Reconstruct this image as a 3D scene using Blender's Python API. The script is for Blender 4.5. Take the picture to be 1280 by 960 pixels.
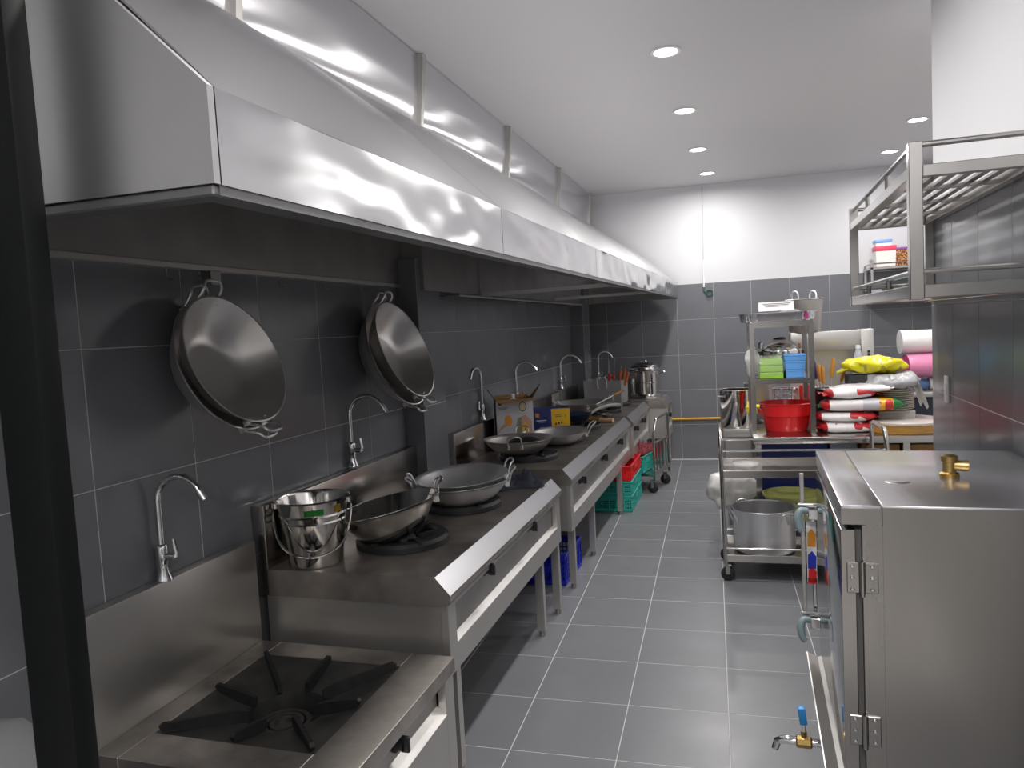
import bpy, bmesh, math, random
from mathutils import Matrix, Vector, noise

for o in list(bpy.data.objects):
    bpy.data.objects.remove(o)
C = bpy.context.scene.collection
SC = bpy.context.scene
PI = math.pi

# ------------------------------------------------------------------ camera
YAW, PITCH, ROLL, FPX, CAMH = .267, -.0724, -.0537, 929.3, 1.59
cy, sy, cp, sp = math.cos(YAW), math.sin(YAW), math.cos(PITCH), math.sin(PITCH)
_f = Vector((-sy * cp, cy * cp, sp)); _r = Vector((cy, sy, 0)); _u = _r.cross(_f)
_r2 = _r * math.cos(ROLL) + _u * math.sin(ROLL); _u2 = -_r * math.sin(ROLL) + _u * math.cos(ROLL)
cam = bpy.data.cameras.new('camera'); co = bpy.data.objects.new('camera', cam); C.objects.link(co)
co.matrix_world = Matrix(((_r2.x, _u2.x, -_f.x, 0), (_r2.y, _u2.y, -_f.y, 0), (_r2.z, _u2.z, -_f.z, CAMH), (0, 0, 0, 1)))
cam.sensor_fit = 'HORIZONTAL'; cam.sensor_width = 36; cam.lens = FPX / 1280 * 36
cam.clip_start = .02
SC.camera = co

# ------------------------------------------------------------------ world, exposure, lamps
w = bpy.data.worlds.new('world'); SC.world = w; w.use_nodes = True
w.node_tree.nodes['Background'].inputs[0].default_value = (.75, .85, 1, 1)
w.node_tree.nodes['Background'].inputs[1].default_value = .0
vs = SC.view_settings
vs.view_transform = 'Standard'; vs.look = 'None'; vs.exposure = 0.15; vs.gamma = 1; vs.use_curve_mapping = False
SC.cycles.use_denoising = True
SC.cycles.max_bounces = 10
SC.cycles.sample_clamp_indirect = 6
LAMP_W = 21.0
LAMP_COL = (1, .965, .95)
CEIL = 3.09
LAMPS_A = [(-.006, 8.05), (-.079, 6.904), (-.144, 5.607), (-.204, 4.359), (-.26, 3.08), (-.32, 1.8)]
LAMPS_B = [(1.673, 7.913), (1.626, 6.716), (1.58, 5.5), (1.5, 4.3)]
LAMPS_FILL = [(.28, .35), (.40, -1.1), (.0, -2.2)]  # added fill lamps out of view, brightening the cabinet front and right wall

# ------------------------------------------------------------------ frames: left wall (v out, u along) and right wall
A0, B0 = -1.773, .0359
LM = Matrix.Translation((A0, 0, 0)) @ Matrix.Rotation(-math.atan(B0), 4, 'Z')
RM = Matrix.Translation((1.0, 3.4, 0)) @ Matrix.Rotation(-math.atan(.05), 4, 'Z')
WM = Matrix.Identity(4)
FR = {'L': LM, 'R': RM, 'W': WM}

# ------------------------------------------------------------------ materials
MATS = {}
def rgb(h):
    if isinstance(h, str):
        v = [int(h[i:i + 2], 16) / 255 for i in (0, 2, 4)]
        return tuple((x / 12.92 if x <= .04045 else ((x + .055) / 1.055) ** 2.4) for x in v)
    return h
def newmat(name):
    m = bpy.data.materials.new(name); m.use_nodes = True
    return m, m.node_tree, m.node_tree.nodes['Principled BSDF']
def mat(name, col, rough=.5, metal=0., var=0., vscale=8., bump=0., bscale=60., stretch=None, col2=None, alpha=1., trans=0., emit=0., rvar=0., coat=0.):
    if name in MATS: return MATS[name]
    m, nt, p = newmat(name); col = rgb(col)
    p.inputs['Base Color'].default_value = (*col, 1); p.inputs['Roughness'].default_value = rough
    p.inputs['Metallic'].default_value = metal
    if coat: p.inputs['Coat Weight'].default_value = coat; p.inputs['Coat Roughness'].default_value = .1
    if alpha < 1: p.inputs['Alpha'].default_value = alpha
    if trans: p.inputs['Transmission Weight'].default_value = trans; p.inputs['IOR'].default_value = 1.3
    if emit: p.inputs['Emission Color'].default_value = (*col, 1); p.inputs['Emission Strength'].default_value = emit
    if var or bump or rvar:
        tc = nt.nodes.new('ShaderNodeTexCoord'); mp = nt.nodes.new('ShaderNodeMapping')
        nt.links.new(tc.outputs['Object'], mp.inputs[0])
        if stretch: mp.inputs['Scale'].default_value = stretch
    if var or rvar:
        n = nt.nodes.new('ShaderNodeTexNoise'); n.inputs['Scale'].default_value = vscale; n.inputs['Detail'].default_value = 5
        nt.links.new(mp.outputs[0], n.inputs['Vector'])
        r = nt.nodes.new('ShaderNodeMapRange'); r.inputs[1].default_value = .35; r.inputs[2].default_value = .68
        nt.links.new(n.outputs[0], r.inputs[0])
        if var:
            mx = nt.nodes.new('ShaderNodeMix'); mx.data_type = 'RGBA'
            c2 = rgb(col2) if col2 else tuple(x * (1 - var) for x in col)
            mx.inputs['A'].default_value = (*col, 1); mx.inputs['B'].default_value = (*c2, 1)
            nt.links.new(r.outputs[0], mx.inputs['Factor']); nt.links.new(mx.outputs['Result'], p.inputs['Base Color'])
        if rvar:
            r2 = nt.nodes.new('ShaderNodeMapRange'); r2.inputs[3].default_value = max(.02, rough - rvar); r2.inputs[4].default_value = rough + rvar
            nt.links.new(r.outputs[0], r2.inputs[0]); nt.links.new(r2.outputs[0], p.inputs['Roughness'])
    if bump:
        n2 = nt.nodes.new('ShaderNodeTexNoise'); n2.inputs['Scale'].default_value = bscale; n2.inputs['Detail'].default_value = 3
        nt.links.new(mp.outputs[0], n2.inputs['Vector'])
        b = nt.nodes.new('ShaderNodeBump'); b.inputs['Strength'].default_value = bump; b.inputs['Distance'].default_value = .01
        nt.links.new(n2.outputs[0], b.inputs['Height']); nt.links.new(b.outputs[0], p.inputs['Normal'])
    MATS[name] = m
    return m
def bands(name, stops, axis='X', rough=.35, blotch=None, bscale=12., bthr=.55):
    """printed film: colour bands along an axis of the object's own box, with optional printed blotches"""
    m, nt, p = newmat(name)
    tc = nt.nodes.new('ShaderNodeTexCoord'); sx = nt.nodes.new('ShaderNodeSeparateXYZ')
    nt.links.new(tc.outputs['Generated'], sx.inputs[0])
    r = nt.nodes.new('ShaderNodeValToRGB'); r.color_ramp.interpolation = 'CONSTANT'
    el = r.color_ramp.elements
    el[0].position = 0; el[0].color = (*rgb(stops[0][1]), 1)
    el[1].position = stops[1][0] if len(stops) > 1 else 1; el[1].color = (*rgb(stops[min(1, len(stops) - 1)][1]), 1)
    for s in stops[2:]:
        e = el.new(s[0]); e.color = (*rgb(s[1]), 1)
    nt.links.new(sx.outputs[axis], r.inputs[0])
    out = r.outputs[0]
    if blotch:
        n = nt.nodes.new('ShaderNodeTexNoise'); n.inputs['Scale'].default_value = bscale; n.inputs['Detail'].default_value = 1
        nt.links.new(tc.outputs['Object'], n.inputs['Vector'])
        g = nt.nodes.new('ShaderNodeMath'); g.operation = 'GREATER_THAN'; g.inputs[1].default_value = bthr
        nt.links.new(n.outputs[0], g.inputs[0])
        mx = nt.nodes.new('ShaderNodeMix'); mx.data_type = 'RGBA'; mx.inputs['B'].default_value = (*rgb(blotch), 1)
        nt.links.new(g.outputs[0], mx.inputs['Factor']); nt.links.new(out, mx.inputs['A']); out = mx.outputs['Result']
    nt.links.new(out, p.inputs['Base Color']); p.inputs['Roughness'].default_value = rough
    return m

STEEL = mat('brushed_steel', (.56, .545, .52), .36, .85, var=.06, vscale=3, rvar=.04)
STEELW = mat('worn_worktop_steel', (.46, .425, .39), .40, .8, var=.6, vscale=4.5, rvar=.1)
HOODM = mat('hood_sheet_steel', (.58, .58, .59), .20, 1)
PANELM = mat('cover_sheet_steel', (.74, .74, .76), .17, 1)
def grained(m, an):
    nt = m.node_tree; p = nt.nodes['Principled BSDF']; t = nt.nodes.new('ShaderNodeTangent'); t.direction_type = 'UV_MAP'; t.uv_map = 'grain'
    p.inputs['Anisotropic'].default_value = an; nt.links.new(t.outputs[0], p.inputs['Tangent'])
grained(PANELM, .9)
TUBE = mat('tube_steel', (.50, .485, .465), .20, 1, var=.05, vscale=6)
CAB = mat('cabinet_steel', (.50, .475, .45), .22, 1, var=.12, vscale=2, rvar=.06, stretch=(2, 2, .6))
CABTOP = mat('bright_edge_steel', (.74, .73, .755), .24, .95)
BEVEL = mat('folded_edge_steel', (.44, .44, .45), .28, .95)
ENDM = mat('end_sheet_steel', (.56, .56, .56), .36, .95, var=.1, vscale=2)
DULL = mat('dull_steel', (.40, .39, .38), .40, .85, var=.2, vscale=4)
POLI = mat('polished_steel', (.72, .70, .67), .10, 1, var=.08, vscale=10)
WOKM = mat('spun_wok_steel', (.72, .70, .68), .30, .88)
ALUM = mat('matte_aluminium', (.74, .74, .75), .36, .85)
CHROME = mat('chrome', (.75, .75, .76), .06, 1)
IRON = mat('cast_iron', (.022, .022, .023), .5, .2, var=.4, vscale=30, bump=.12, bscale=90)
BLKPAN = mat('black_drip_enamel', (.022, .023, .023), .36, 0, var=.5, vscale=14, col2=(.05, .049, .046))
BURN = mat('burner_ring_metal', (.16, .15, .14), .45, .8, var=.3, vscale=40)
BLACK = mat('black_plastic', (.012, .012, .013), .35)
BLKPOST = mat('black_painted_steel', (.005, .006, .006), .5, 0, bump=.05, bscale=25)
BLKPOST.node_tree.nodes['Principled BSDF'].inputs['Specular IOR Level'].default_value = .18
TILE = mat('grey_wall_tile', (.152, .159, .173), .2, 0, var=.12, vscale=2.5, rvar=.05)
FTILE = mat('grey_floor_tile', (.148, .153, .163), .34, 0, var=.1, vscale=3, rvar=.05)
GROUT = mat('pale_grout', (.46, .46, .45), .8)
WHITEP = mat('white_wall_paint', (.60, .605, .62), .7, 0, bump=.02, bscale=80)
CEILP = mat('white_ceiling_paint', (.56, .555, .565), .55, 0, bump=.015, bscale=40)
BRASS = mat('brass', (.55, .38, .14), .3, 1, var=.25, vscale=30)
CARD = mat('brown_cardboard', '9a7448', .8, 0, var=.15, vscale=12)
WHITE = mat('white_plastic', (.78, .78, .77), .4)
RED = mat('red_plastic', (.62, .012, .015), .28)
TEAL = mat('teal_plastic', (.03, .36, .30), .35)
BLUEP = mat('blue_plastic', (.012, .022, .42), .35)
RUBBER = mat('black_rubber', (.015, .015, .016), .6)
WOOD = mat('light_wood', '9a6a30', .5, 0, var=.3, vscale=10, stretch=(1, 8, 8))
FILM = mat('clear_plastic_film', (.85, .86, .86), .15, 0, alpha=.16, bump=.5, bscale=18)
CLOUDY = mat('cloudy_plastic_film', (.74, .73, .70), .3, 0, alpha=.78, bump=.5, bscale=20)

# ------------------------------------------------------------------ mesh builder
class MB:
    def __init__(s): s.bm = bmesh.new(); s.M = Matrix.Identity(4)
    def v(s, p): return s.bm.verts.new(s.M @ Vector(p))
    def face(s, vs):
        try: return s.bm.faces.new(vs)
        except ValueError: return None
    def box(s, a, b, bev=0., seg=1):
        x0, y0, z0 = [min(a[i], b[i]) for i in range(3)]; x1, y1, z1 = [max(a[i], b[i]) for i in range(3)]
        V = [s.v(p) for p in ((x0, y0, z0), (x1, y0, z0), (x1, y1, z0), (x0, y1, z0), (x0, y0, z1), (x1, y0, z1), (x1, y1, z1), (x0, y1, z1))]
        F = [s.face([V[i] for i in q]) for q in ((0, 3, 2, 1), (4, 5, 6, 7), (0, 1, 5, 4), (1, 2, 6, 5), (2, 3, 7, 6), (3, 0, 4, 7))]
        if bev: bmesh.ops.bevel(s.bm, geom=list({e for f in F for e in f.edges}), offset=bev, segments=seg, affect='EDGES', profile=.5)
        return s
    def prism(s, poly, axis, a, b):
        """extrude a 2D polygon; axis 1: (x,z) along y; 0: (y,z) along x; 2: (x,y) along z"""
        def P(q, t): return (q[0], t, q[1]) if axis == 1 else (t, q[0], q[1]) if axis == 0 else (q[0], q[1], t)
        A = [s.v(P(q, a)) for q in poly]; B = [s.v(P(q, b)) for q in poly]; n = len(poly)
        s.face(A); s.face(B[::-1])
        for i in range(n): s.face([A[i], B[i], B[(i + 1) % n], A[(i + 1) % n]])
        return s
    def lathe(s, prof, n=32, cx=0, cy=0, close=False):
        rings = []
        for r, z in prof:
            rings.append([s.v((cx, cy, z))] if r < 1e-6 else [s.v((cx + r * math.cos(2 * PI * k / n), cy + r * math.sin(2 * PI * k / n), z)) for k in range(n)])
        pr = list(zip(rings, rings[1:])) + ([(rings[-1], rings[0])] if close else [])
        for a, b in pr:
            for k in range(n):
                k2 = (k + 1) % n
                if len(a) == 1 and len(b) == 1: continue
                if len(a) == 1: s.face([a[0], b[k2], b[k]][::-1])
                elif len(b) == 1: s.face([a[k], a[k2], b[0]])
                else: s.face([a[k], a[k2], b[k2], b[k]])
        return s
    def tube(s, pts, r, n=10, closed=False, square=False, caps=True):
        P = [Vector(p) for p in pts]; m = len(P)
        R = list(r) if isinstance(r, (list, tuple)) else [r] * m
        if 5 <= m <= 12 and not closed and not square:      # round the bends (Catmull-Rom)
            Q, S = [], []
            for i in range(m - 1):
                a, b, c, d = P[max(i - 1, 0)], P[i], P[i + 1], P[min(i + 2, m - 1)]
                for k in range(4):
                    t = k / 4; Q.append(.5 * (2 * b + (c - a) * t + (2 * a - 5 * b + 4 * c - d) * t * t + (3 * b - a - 3 * c + d) * t ** 3)); S.append(R[i] + (R[i + 1] - R[i]) * t)
            P = Q + [P[-1]]; R = S + [R[-1]]; m = len(P)
        T = []
        for i in range(m):
            a = P[(i - 1) % m] if (closed or i > 0) else P[i]; b = P[(i + 1) % m] if (closed or i < m - 1) else P[i]
            T.append((b - a).normalized())
        up = Vector((0, 0, 1)) if abs(T[0].z) < .9 else Vector((1, 0, 0))
        N = (up - T[0] * up.dot(T[0])).normalized(); rings = []
        for i in range(m):
            N = (N - T[i] * N.dot(T[i]))
            N = N.normalized() if N.length > 1e-6 else T[i].orthogonal().normalized()
            B = T[i].cross(N)
            if square:
                rings.append([s.v(P[i] + R[i] * (a * N + b * B)) for a, b in ((-1, -1), (1, -1), (1, 1), (-1, 1))])
            else:
                rings.append([s.v(P[i] + R[i] * (math.cos(2 * PI * k / n) * N + math.sin(2 * PI * k / n) * B)) for k in range(n)])
        q = len(rings[0])
        for i in range(m if closed else m - 1):
            a, b = rings[i], rings[(i + 1) % m]
            for k in range(q): s.face([a[k], a[(k + 1) % q], b[(k + 1) % q], b[k]])
        if caps and not closed: s.face(rings[0][::-1]); s.face(rings[-1])
        return s
    def grid(s, fn, nu, nv, thick=None):
        """sheet from fn(a,b) with a,b in 0..1; thick: an offset vector that gives it a back"""
        G = [[s.v(fn(i / nu, j / nv)) for j in range(nv + 1)] for i in range(nu + 1)]
        for i in range(nu):
            for j in range(nv): s.face([G[i][j], G[i + 1][j], G[i + 1][j + 1], G[i][j + 1]])
        if thick:
            t = Vector(thick)
            H = [[s.v(Vector(fn(i / nu, j / nv)) + t) for j in range(nv + 1)] for i in range(nu + 1)]
            for i in range(nu):
                for j in range(nv): s.face([H[i][j], H[i][j + 1], H[i + 1][j + 1], H[i + 1][j]])
            for i in range(nu):
                s.face([G[i][0], H[i][0], H[i + 1][0], G[i + 1][0]]); s.face([G[i][nv], G[i + 1][nv], H[i + 1][nv], H[i][nv]])
            for j in range(nv):
                s.face([G[0][j], G[0][j + 1], H[0][j + 1], H[0][j]]); s.face([G[nu][j], H[nu][j], H[nu][j + 1], G[nu][j + 1]])
        return s
    def pillow(s, size, c=(0, 0, 0), e=.55, crump=.0, seed=0, nu=28, nv=16, freq=9., flat=True):
        """a soft bag: super-ellipsoid with creases; stands on z = c.z"""
        sx, sy, sz = [q / 2 for q in size]
        def sp_(t, k): return math.copysign(abs(t) ** k, t)
        def fn(i, j):
            th = -PI / 2 + PI * j / nv; ph = 2 * PI * i / nu
            p = Vector((sx * sp_(math.cos(th), e) * sp_(math.cos(ph), e), sy * sp_(math.cos(th), e) * sp_(math.sin(ph), e), sz * sp_(math.sin(th), .9)))
            if crump:
                d = noise.noise(p * freq + Vector((seed * 3.1, seed, 0))) + .6 * noise.noise(p * freq * 2.3 + Vector((seed, 0, seed)))
                p += p.normalized() * d * crump
            if flat: p.z = max(p.z, -sz)
            return Vector(c) + p + Vector((0, 0, sz))
        top = s.v(fn(0, nv)); bot = s.v(fn(0, 0))
        G = [[s.v(fn(i, j)) for j in range(1, nv)] for i in range(nu)]
        for i in range(nu):
            a, b = G[i], G[(i + 1) % nu]
            for j in range(nv - 2): s.face([a[j], b[j], b[j + 1], a[j + 1]])
            s.face([bot, b[0], a[0]]); s.face([a[-1], b[-1], top])
        return s
    def build(s, name, m, parent=None, frame=None, loc=(0, 0, 0), rotz=0, smooth=35, mx=None):
        bmesh.ops.recalc_face_normals(s.bm, faces=s.bm.faces[:])
        if smooth:
            lim = math.radians(smooth)
            for f in s.bm.faces: f.smooth = True
            for e in s.bm.edges:
                if len(e.link_faces) == 2 and e.calc_face_angle(0) > lim: e.smooth = False
        me = bpy.data.meshes.new(name); s.bm.to_mesh(me); s.bm.free()
        for k in (m if isinstance(m, (list, tuple)) else [m]): me.materials.append(k)
        o = bpy.data.objects.new(name, me); C.objects.link(o)
        if parent is not None: o.parent = parent; o.location = loc; o.rotation_euler = (0, 0, rotz)
        else: o.matrix_world = FR[frame or 'W'] @ Matrix.Translation(loc) @ Matrix.Rotation(rotz, 4, 'Z')
        if mx is not None: o.matrix_world = FR[frame or 'W'] @ mx
        return o
def tag(o, label, cat, group=None, kind=None):
    o['label'] = label; o['category'] = cat
    if group: o['group'] = group
    if kind: o['kind'] = kind
    return o
def thing(name, label, cat, frame='W', loc=(0, 0, 0), rotz=0, group=None, mx=None):
    o = bpy.data.objects.new(name, None); C.objects.link(o); o.empty_display_size = .05
    o.matrix_world = FR[frame] @ (mx if mx is not None else Matrix.Translation(loc) @ Matrix.Rotation(rotz, 4, 'Z'))
    return tag(o, label, cat, group)
def inst(src, parent, loc, rotz=0):
    c = src.copy(); C.objects.link(c); c.parent = parent; c.location = loc; c.rotation_euler = (0, 0, rotz); return c
def copy_tree(o, parent=None):
    c = o.copy(); C.objects.link(c)
    if parent is not None: c.parent = parent
    for ch in [x for x in bpy.data.objects if x.parent == o]: copy_tree(ch, c)
    return c
def structure(o): o['kind'] = 'structure'; return o
def arc(c, r, a0, a1, n, fn):
    return [fn(c[0] + r * math.cos(a0 + (a1 - a0) * i / n), c[1] + r * math.sin(a0 + (a1 - a0) * i / n)) for i in range(n + 1)]
def aim(loc, n, spin=0):
    """matrix whose local z looks along n"""
    z = Vector(n).normalized(); x = Vector((0, 0, 1)).cross(z)
    x = x.normalized() if x.length > 1e-4 else Vector((1, 0, 0))
    y = z.cross(x)
    return Matrix.Translation(loc) @ Matrix(((x.x, y.x, z.x, 0), (x.y, y.y, z.y, 0), (x.z, y.z, z.z, 0), (0, 0, 0, 1))) @ Matrix.Rotation(spin, 4, 'Z')

# ================================================================== the room
YB = 8.72                       # back wall
TP = .4035                      # floor and back wall tile pitch
fl = structure(MB().box((-2.6, -3, -.06), (2.6, YB + .1, -.001)).build('floor', GROUT))
tsrc = MB().box((-TP / 2 + .0016, -TP / 2 + .0016, -.02), (TP / 2 - .0016, TP / 2 - .0016, 0), .0012).build('tile', FTILE, fl)
X0, Y0 = -.3934, 3.007; first = True
for i in range(-4, 4):
    for j in range(-6, 15):
        p = (X0 + (i + .5) * TP, Y0 + (j + .5) * TP, 0)
        if p[1] + TP / 2 > YB + .1 or p[0] < A0 - .25 + B0 * p[1]: continue
        if first: tsrc.location = p; first = False
        else: inst(tsrc, fl, p)

def tiled(name, frame, base, tiles, tw, th, axis):
    """wall base with proud tiles; tiles = list of centre points, axis the direction they face"""
    wobj = base
    b = MB(); g = .0015
    if axis == 'x': b.box((-.012, -tw / 2 + g, -th / 2 + g), (.004, tw / 2 - g, th / 2 - g), .001)
    else: b.box((-tw / 2 + g, -.004, -th / 2 + g), (tw / 2 - g, .012, th / 2 - g), .001)
    src = b.build('tile', TILE, wobj); src.location = tiles[0]
    for t in tiles[1:]: inst(src, wobj, t)
    return src
def two_tone(name, frame, lo, hi):
    """structure with a tiled lower part (grout coloured) and painted upper part"""
    o = MB().box(*lo).build(name, GROUT, None, frame); structure(o)
    MB().box(*hi).build('painted_wall', WHITEP, o)
    return o
# left wall (frame L, faces +v)
wl = two_tone('wall_left', 'L', ((-.12, -3, 0), (.003, 8.9, 2.0)), ((-.12, -3, 2.0), (-.001, 8.9, CEIL)))
LP = .4103; L0 = 1.70
tiled('wall_left', 'L', wl, [(0, L0 + (k + .5) * LP, .2 + .4 * j) for k in range(-4, 17) for j in range(5) if not (k < -2 and j < 1)], LP, .4, 'x')
# back wall
wb = two_tone('wall_back', 'W', ((-1.7, YB - .003, 0), (2.6, YB + .12, 2.0)), ((-1.7, YB + .001, 2.0), (2.6, YB + .12, CEIL)))
tiled('wall_back', 'W', wb, [(-.387 + (k + .5) * TP, YB, .2 + .4 * j) for k in range(-3, 7) for j in range(5)], TP, .4, 'y')
# right wall block (frame R, faces -p), ends at q = .595
wr = two_tone('wall_right', 'R', ((-.011, -6, 0), (.35, .595, 2.0)), ((.001, -6, 2.0), (.35, .596, CEIL + .03)))
RP = .395
tiled('wall_right', 'R', wr, [(0, .205 + (k + .5) * RP * -1, .2 + .4 * j) for k in range(0, 6) for j in range(5)], RP, .4, 'x')
edge = MB().box((-.012, .2065, .0015), (.012, .598, .3985), .001).build('tile', TILE, wr)
for j in range(1, 5): inst(edge, wr, (0, 0, .4 * j))
structure(MB().box((2.35, 3.9, 0), (2.5, YB + .1, CEIL)).build('wall_far_right', WHITEP))
structure(MB().box((1.05, 3.94, 0), (2.5, 3.98, CEIL)).build('wall_return', WHITEP))
structure(MB().box((-2.6, -3.1, 0), (2.6, -3, CEIL)).build('wall_front', WHITEP))
structure(MB().box((-2.6, -3.1, CEIL), (2.6, YB + .12, CEIL + .1)).build('ceiling', CEILP))
# pilasters on the left wall
def pilaster(name, v, u0, u1):
    o = structure(MB().box((-.01, u0, 0), (v - .001, u1, 2.0)).build(name, GROUT, None, 'L'))
    t1 = MB().box((v - .01, u0 + .001, .0015), (v, u1 - .001, .3985), .001).build('tile', TILE, o)
    t2 = MB().box((.006, u0 - .004, .0015), (v - .002, u0 + .004, .3985), .001).build('tile', TILE, o)
    for j in range(1, 5):
        for t in (t1, t2): inst(t, o, (0, 0, .4 * j))
pilaster('trim_1', .12, 3.74, 4.05)
pilaster('trim_2', .15, 7.93, 8.28)
# black post in the foreground
bp = thing('steel_post', 'black painted square steel post standing in the left foreground', 'post', 'L', (0, 0, 0))
PV, PU, PW, PD = .80, .885, .084, .042
MB().box((PV - PW, PU, 0), (PV, PU + PD, 3.08), .006, 2).build('shaft', BLKPOST, bp)
MB().box((PV - PW - .04, PU - .03, 0), (PV + .04, PU + PD + .03, .012), .003).build('base_plate', BLKPOST, bp)

# ------------------------------------------------------------------ downlights
LENS = mat('lamp_lens', (1, .98, .96), .5, emit=9.0)
def downlight(x, y, label, group, power=LAMP_W):
    t = thing('downlight', label, 'ceiling light', 'W', (x, y, CEIL), group=None)
    MB().lathe([(.082, 0), (.086, -.004), (.082, -.009), (.066, -.007), (.066, -.001)], 32).build('trim_ring', WHITE, t)
    MB().lathe([(0, -.006), (.066, -.006)], 32).build('lens', LENS, t)
    l = bpy.data.lights.new('downlight_lamp', 'AREA'); l.shape = 'DISK'; l.size = .13; l.energy = power; l.color = LAMP_COL
    l.spread = math.radians(172)
    lo = bpy.data.objects.new('downlight_lamp', l); C.objects.link(lo); lo.parent = t; lo.location = (0, 0, -.011)
    return t
ordn = ['round ceiling downlight closest to the back wall, above the hanging cable', 'round ceiling downlight second from the back wall in the long row',
        'round ceiling downlight third from the back wall in the long row', 'largest round ceiling downlight in view, nearest end of the long row',
        'round ceiling downlight overhead above the hanging woks', 'round ceiling downlight overhead above the low range']
for (x, y), lb in zip(LAMPS_A, ordn): downlight(x, y, lb, None, LAMP_W * (.75 if y > 8 else 1))
ordb = ['round ceiling downlight on the right, lower of the two above the wall shelf', 'round ceiling downlight on the right, higher of the two above the wall shelf',
        'round ceiling downlight behind the right wall corner', 'round ceiling downlight just past the right wall corner']
for (x, y), lb in zip(LAMPS_B, ordb): downlight(x, y, lb, None, LAMP_W * .65)

for (x, y), lb in zip(LAMPS_FILL, ('added fill downlight overhead by the camera, out of view', 'added fill downlight just behind the camera, out of view', 'added fill downlight far behind the camera, out of view')): downlight(x, y, lb, None)

# ================================================================== extractor hood over the left line
hood = thing('extractor_hood', 'long stainless steel extractor hood running along the whole left wall above the ranges', 'hood', 'L', (0, 0, 0))
HU = [1.0, 2.33, 3.87, 5.45, 7.05, 8.60]
def hv(u): return 1.05 + .05 * (u - 1.0) / 7.6
def hz(u): return 1.825 + .036 * (u - 1.0) / 7.6
def fh(u): return .14 + .015 * (u - 1.0) / 7.6
PVAN, PZ = .15, 2.70
def wob(a, b, s, amp): return amp * math.sin(PI * a) ** .8 * (math.sin(PI * b) * .6 + .4 * noise.noise((a * 1.7 + s * 5.3, b * 1.3, s)))
for k in range(5):
    ua, ub = HU[k], HU[k + 1]
    def ffn(a, b):
        u = ua + .002 + (ub - ua - .004) * a
        d = (.006 * noise.noise((u * 2.6, b * 1.4, 7.)) + .004 * noise.noise((u * 6, b * 2, 3.))) * (1 if u < 3.87 else 1.7) - .002 * math.sin(PI * b)
        return (hv(u) + d * min(1, 6 * a, 6 * (1 - a)) * (1 if .02 < b < .98 else .25), u, hz(u) + fh(u) * b)
    MB().grid(ffn, 48, 8, (-.003, 0, 0)).build('fascia_panel', HOODM, hood, smooth=50)
    def sfn(a, b):
        u = ua + .002 + (ub - ua - .004) * a
        v0, z0 = hv(u), hz(u) + fh(u); v = v0 + (PVAN - v0) * b; z = z0 + (PZ - z0) * b
        bul = .045 * math.sin(PI * b) + (.012 * math.sin(PI * a) - .012) * math.sin(PI * b) + .010 * noise.noise((u * 1.5, b * 2.2, 11.)) * math.sin(PI * b) ** .5
        return (v + bul * .62, u, z + bul * .78)
    MB().grid(sfn, 32, 24, (-.002, 0, -.003)).build('slope_panel', HOODM, hood, smooth=50)
    def cfn(a, b):
        u = ua + .016 + (ub - ua - .032) * a
        w_ = .35 + .65 * math.sin(PI * min(1, a * 1.05)) ** .7
        d = .046 * (b - .5) + (.021 * math.sin(PI * b) + .0035 * math.sin(3 * PI * b + .6 + a)) * w_ + .005 * noise.noise((u * 1.1, b * 1.6, 23.))
        return (PVAN - .012 + d, u, PZ - .01 + (CEIL - .004 - PZ + .01) * b)
    me = MB().grid(cfn, 28, 14, (-.003, 0, 0)).build('cover_panel', PANELM, hood, smooth=50).data
    uv = me.uv_layers.new(name='grain')
    for l in me.loops: q = me.vertices[l.vertex_index].co; uv.data[l.index].uv = (q.y, q.z)
for u in HU[1:-1] + [8.55]:
    MB().tube([(PVAN - .018, u, PZ - .02), (PVAN + .022, u, CEIL - .002)], .018, square=True).build('corner_post', STEEL, hood)
# near end panel and its folded edge
endp = MB().prism([(.0, 1.83), (1.05, 1.825), (1.05, 1.965), (.60 + .03, 2.315 + .05), (PVAN, PZ + .01), (PVAN, CEIL - .002), (0, CEIL - .002)], 1, .985, .999)
endp.build('end_panel', ENDM, hood)
rim = MB()
for a, b in zip(HU, HU[1:]):
    rim.prism([(0, 0), (1, 0)], 1, a, a + .001) if False else None
n = 20
def rimstrip(vo0, vo1, z0, z1):
    m = MB(); prev = None
    for i in range(n + 1):
        u = 1.0 + 7.6 * i / n; r = [m.v((hv(u) + vo, u, hz(u) + z)) for vo, z in ((vo0, z0), (vo1, z0), (vo1, z1), (vo0, z1))]
        if prev:
            for q in range(4): m.face([prev[q], r[q], r[(q + 1) % 4], prev[(q + 1) % 4]])
        else: m.face(r)
        prev = r
    m.face(prev[::-1]); return m
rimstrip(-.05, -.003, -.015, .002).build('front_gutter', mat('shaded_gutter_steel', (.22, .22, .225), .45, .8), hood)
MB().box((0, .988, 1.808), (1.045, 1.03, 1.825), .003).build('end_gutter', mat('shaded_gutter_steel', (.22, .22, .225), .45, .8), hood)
# inside sheets
MB().box((.012, 1.0, 1.865), (.018, 3.80, 2.6)).build('back_sheet', DULL, hood)
MB().box((.135, 3.80, 1.83), (.14, 8.60, 2.6)).build('back_sheet', DULL, hood)
MB().box((.012, 3.792, 1.83), (.14, 3.80, 2.6)).build('back_sheet', DULL, hood)
MB().box((.0, 8.59, 1.84), (1.09, 8.60, 2.0)).build('end_panel', DULL, hood)
MB().prism([(.14, 2.6), (.14, 2.64), (1.0, 2.01), (1.0, 1.99)], 1, 1.01, 8.59).build('inner_liner', DULL, hood)
for u, z in ((4.72, 1.83), (6.75, 1.85)):
    MB().tube([(.14, u, z), (hv(u) - .02, u + .12, z + .015)], .012, square=True).build('brace', STEEL, hood)
MB().box((.14, 4.66, 1.84), (.155, 4.72, 2.55)).build('seam_strip', DULL, hood)

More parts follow.
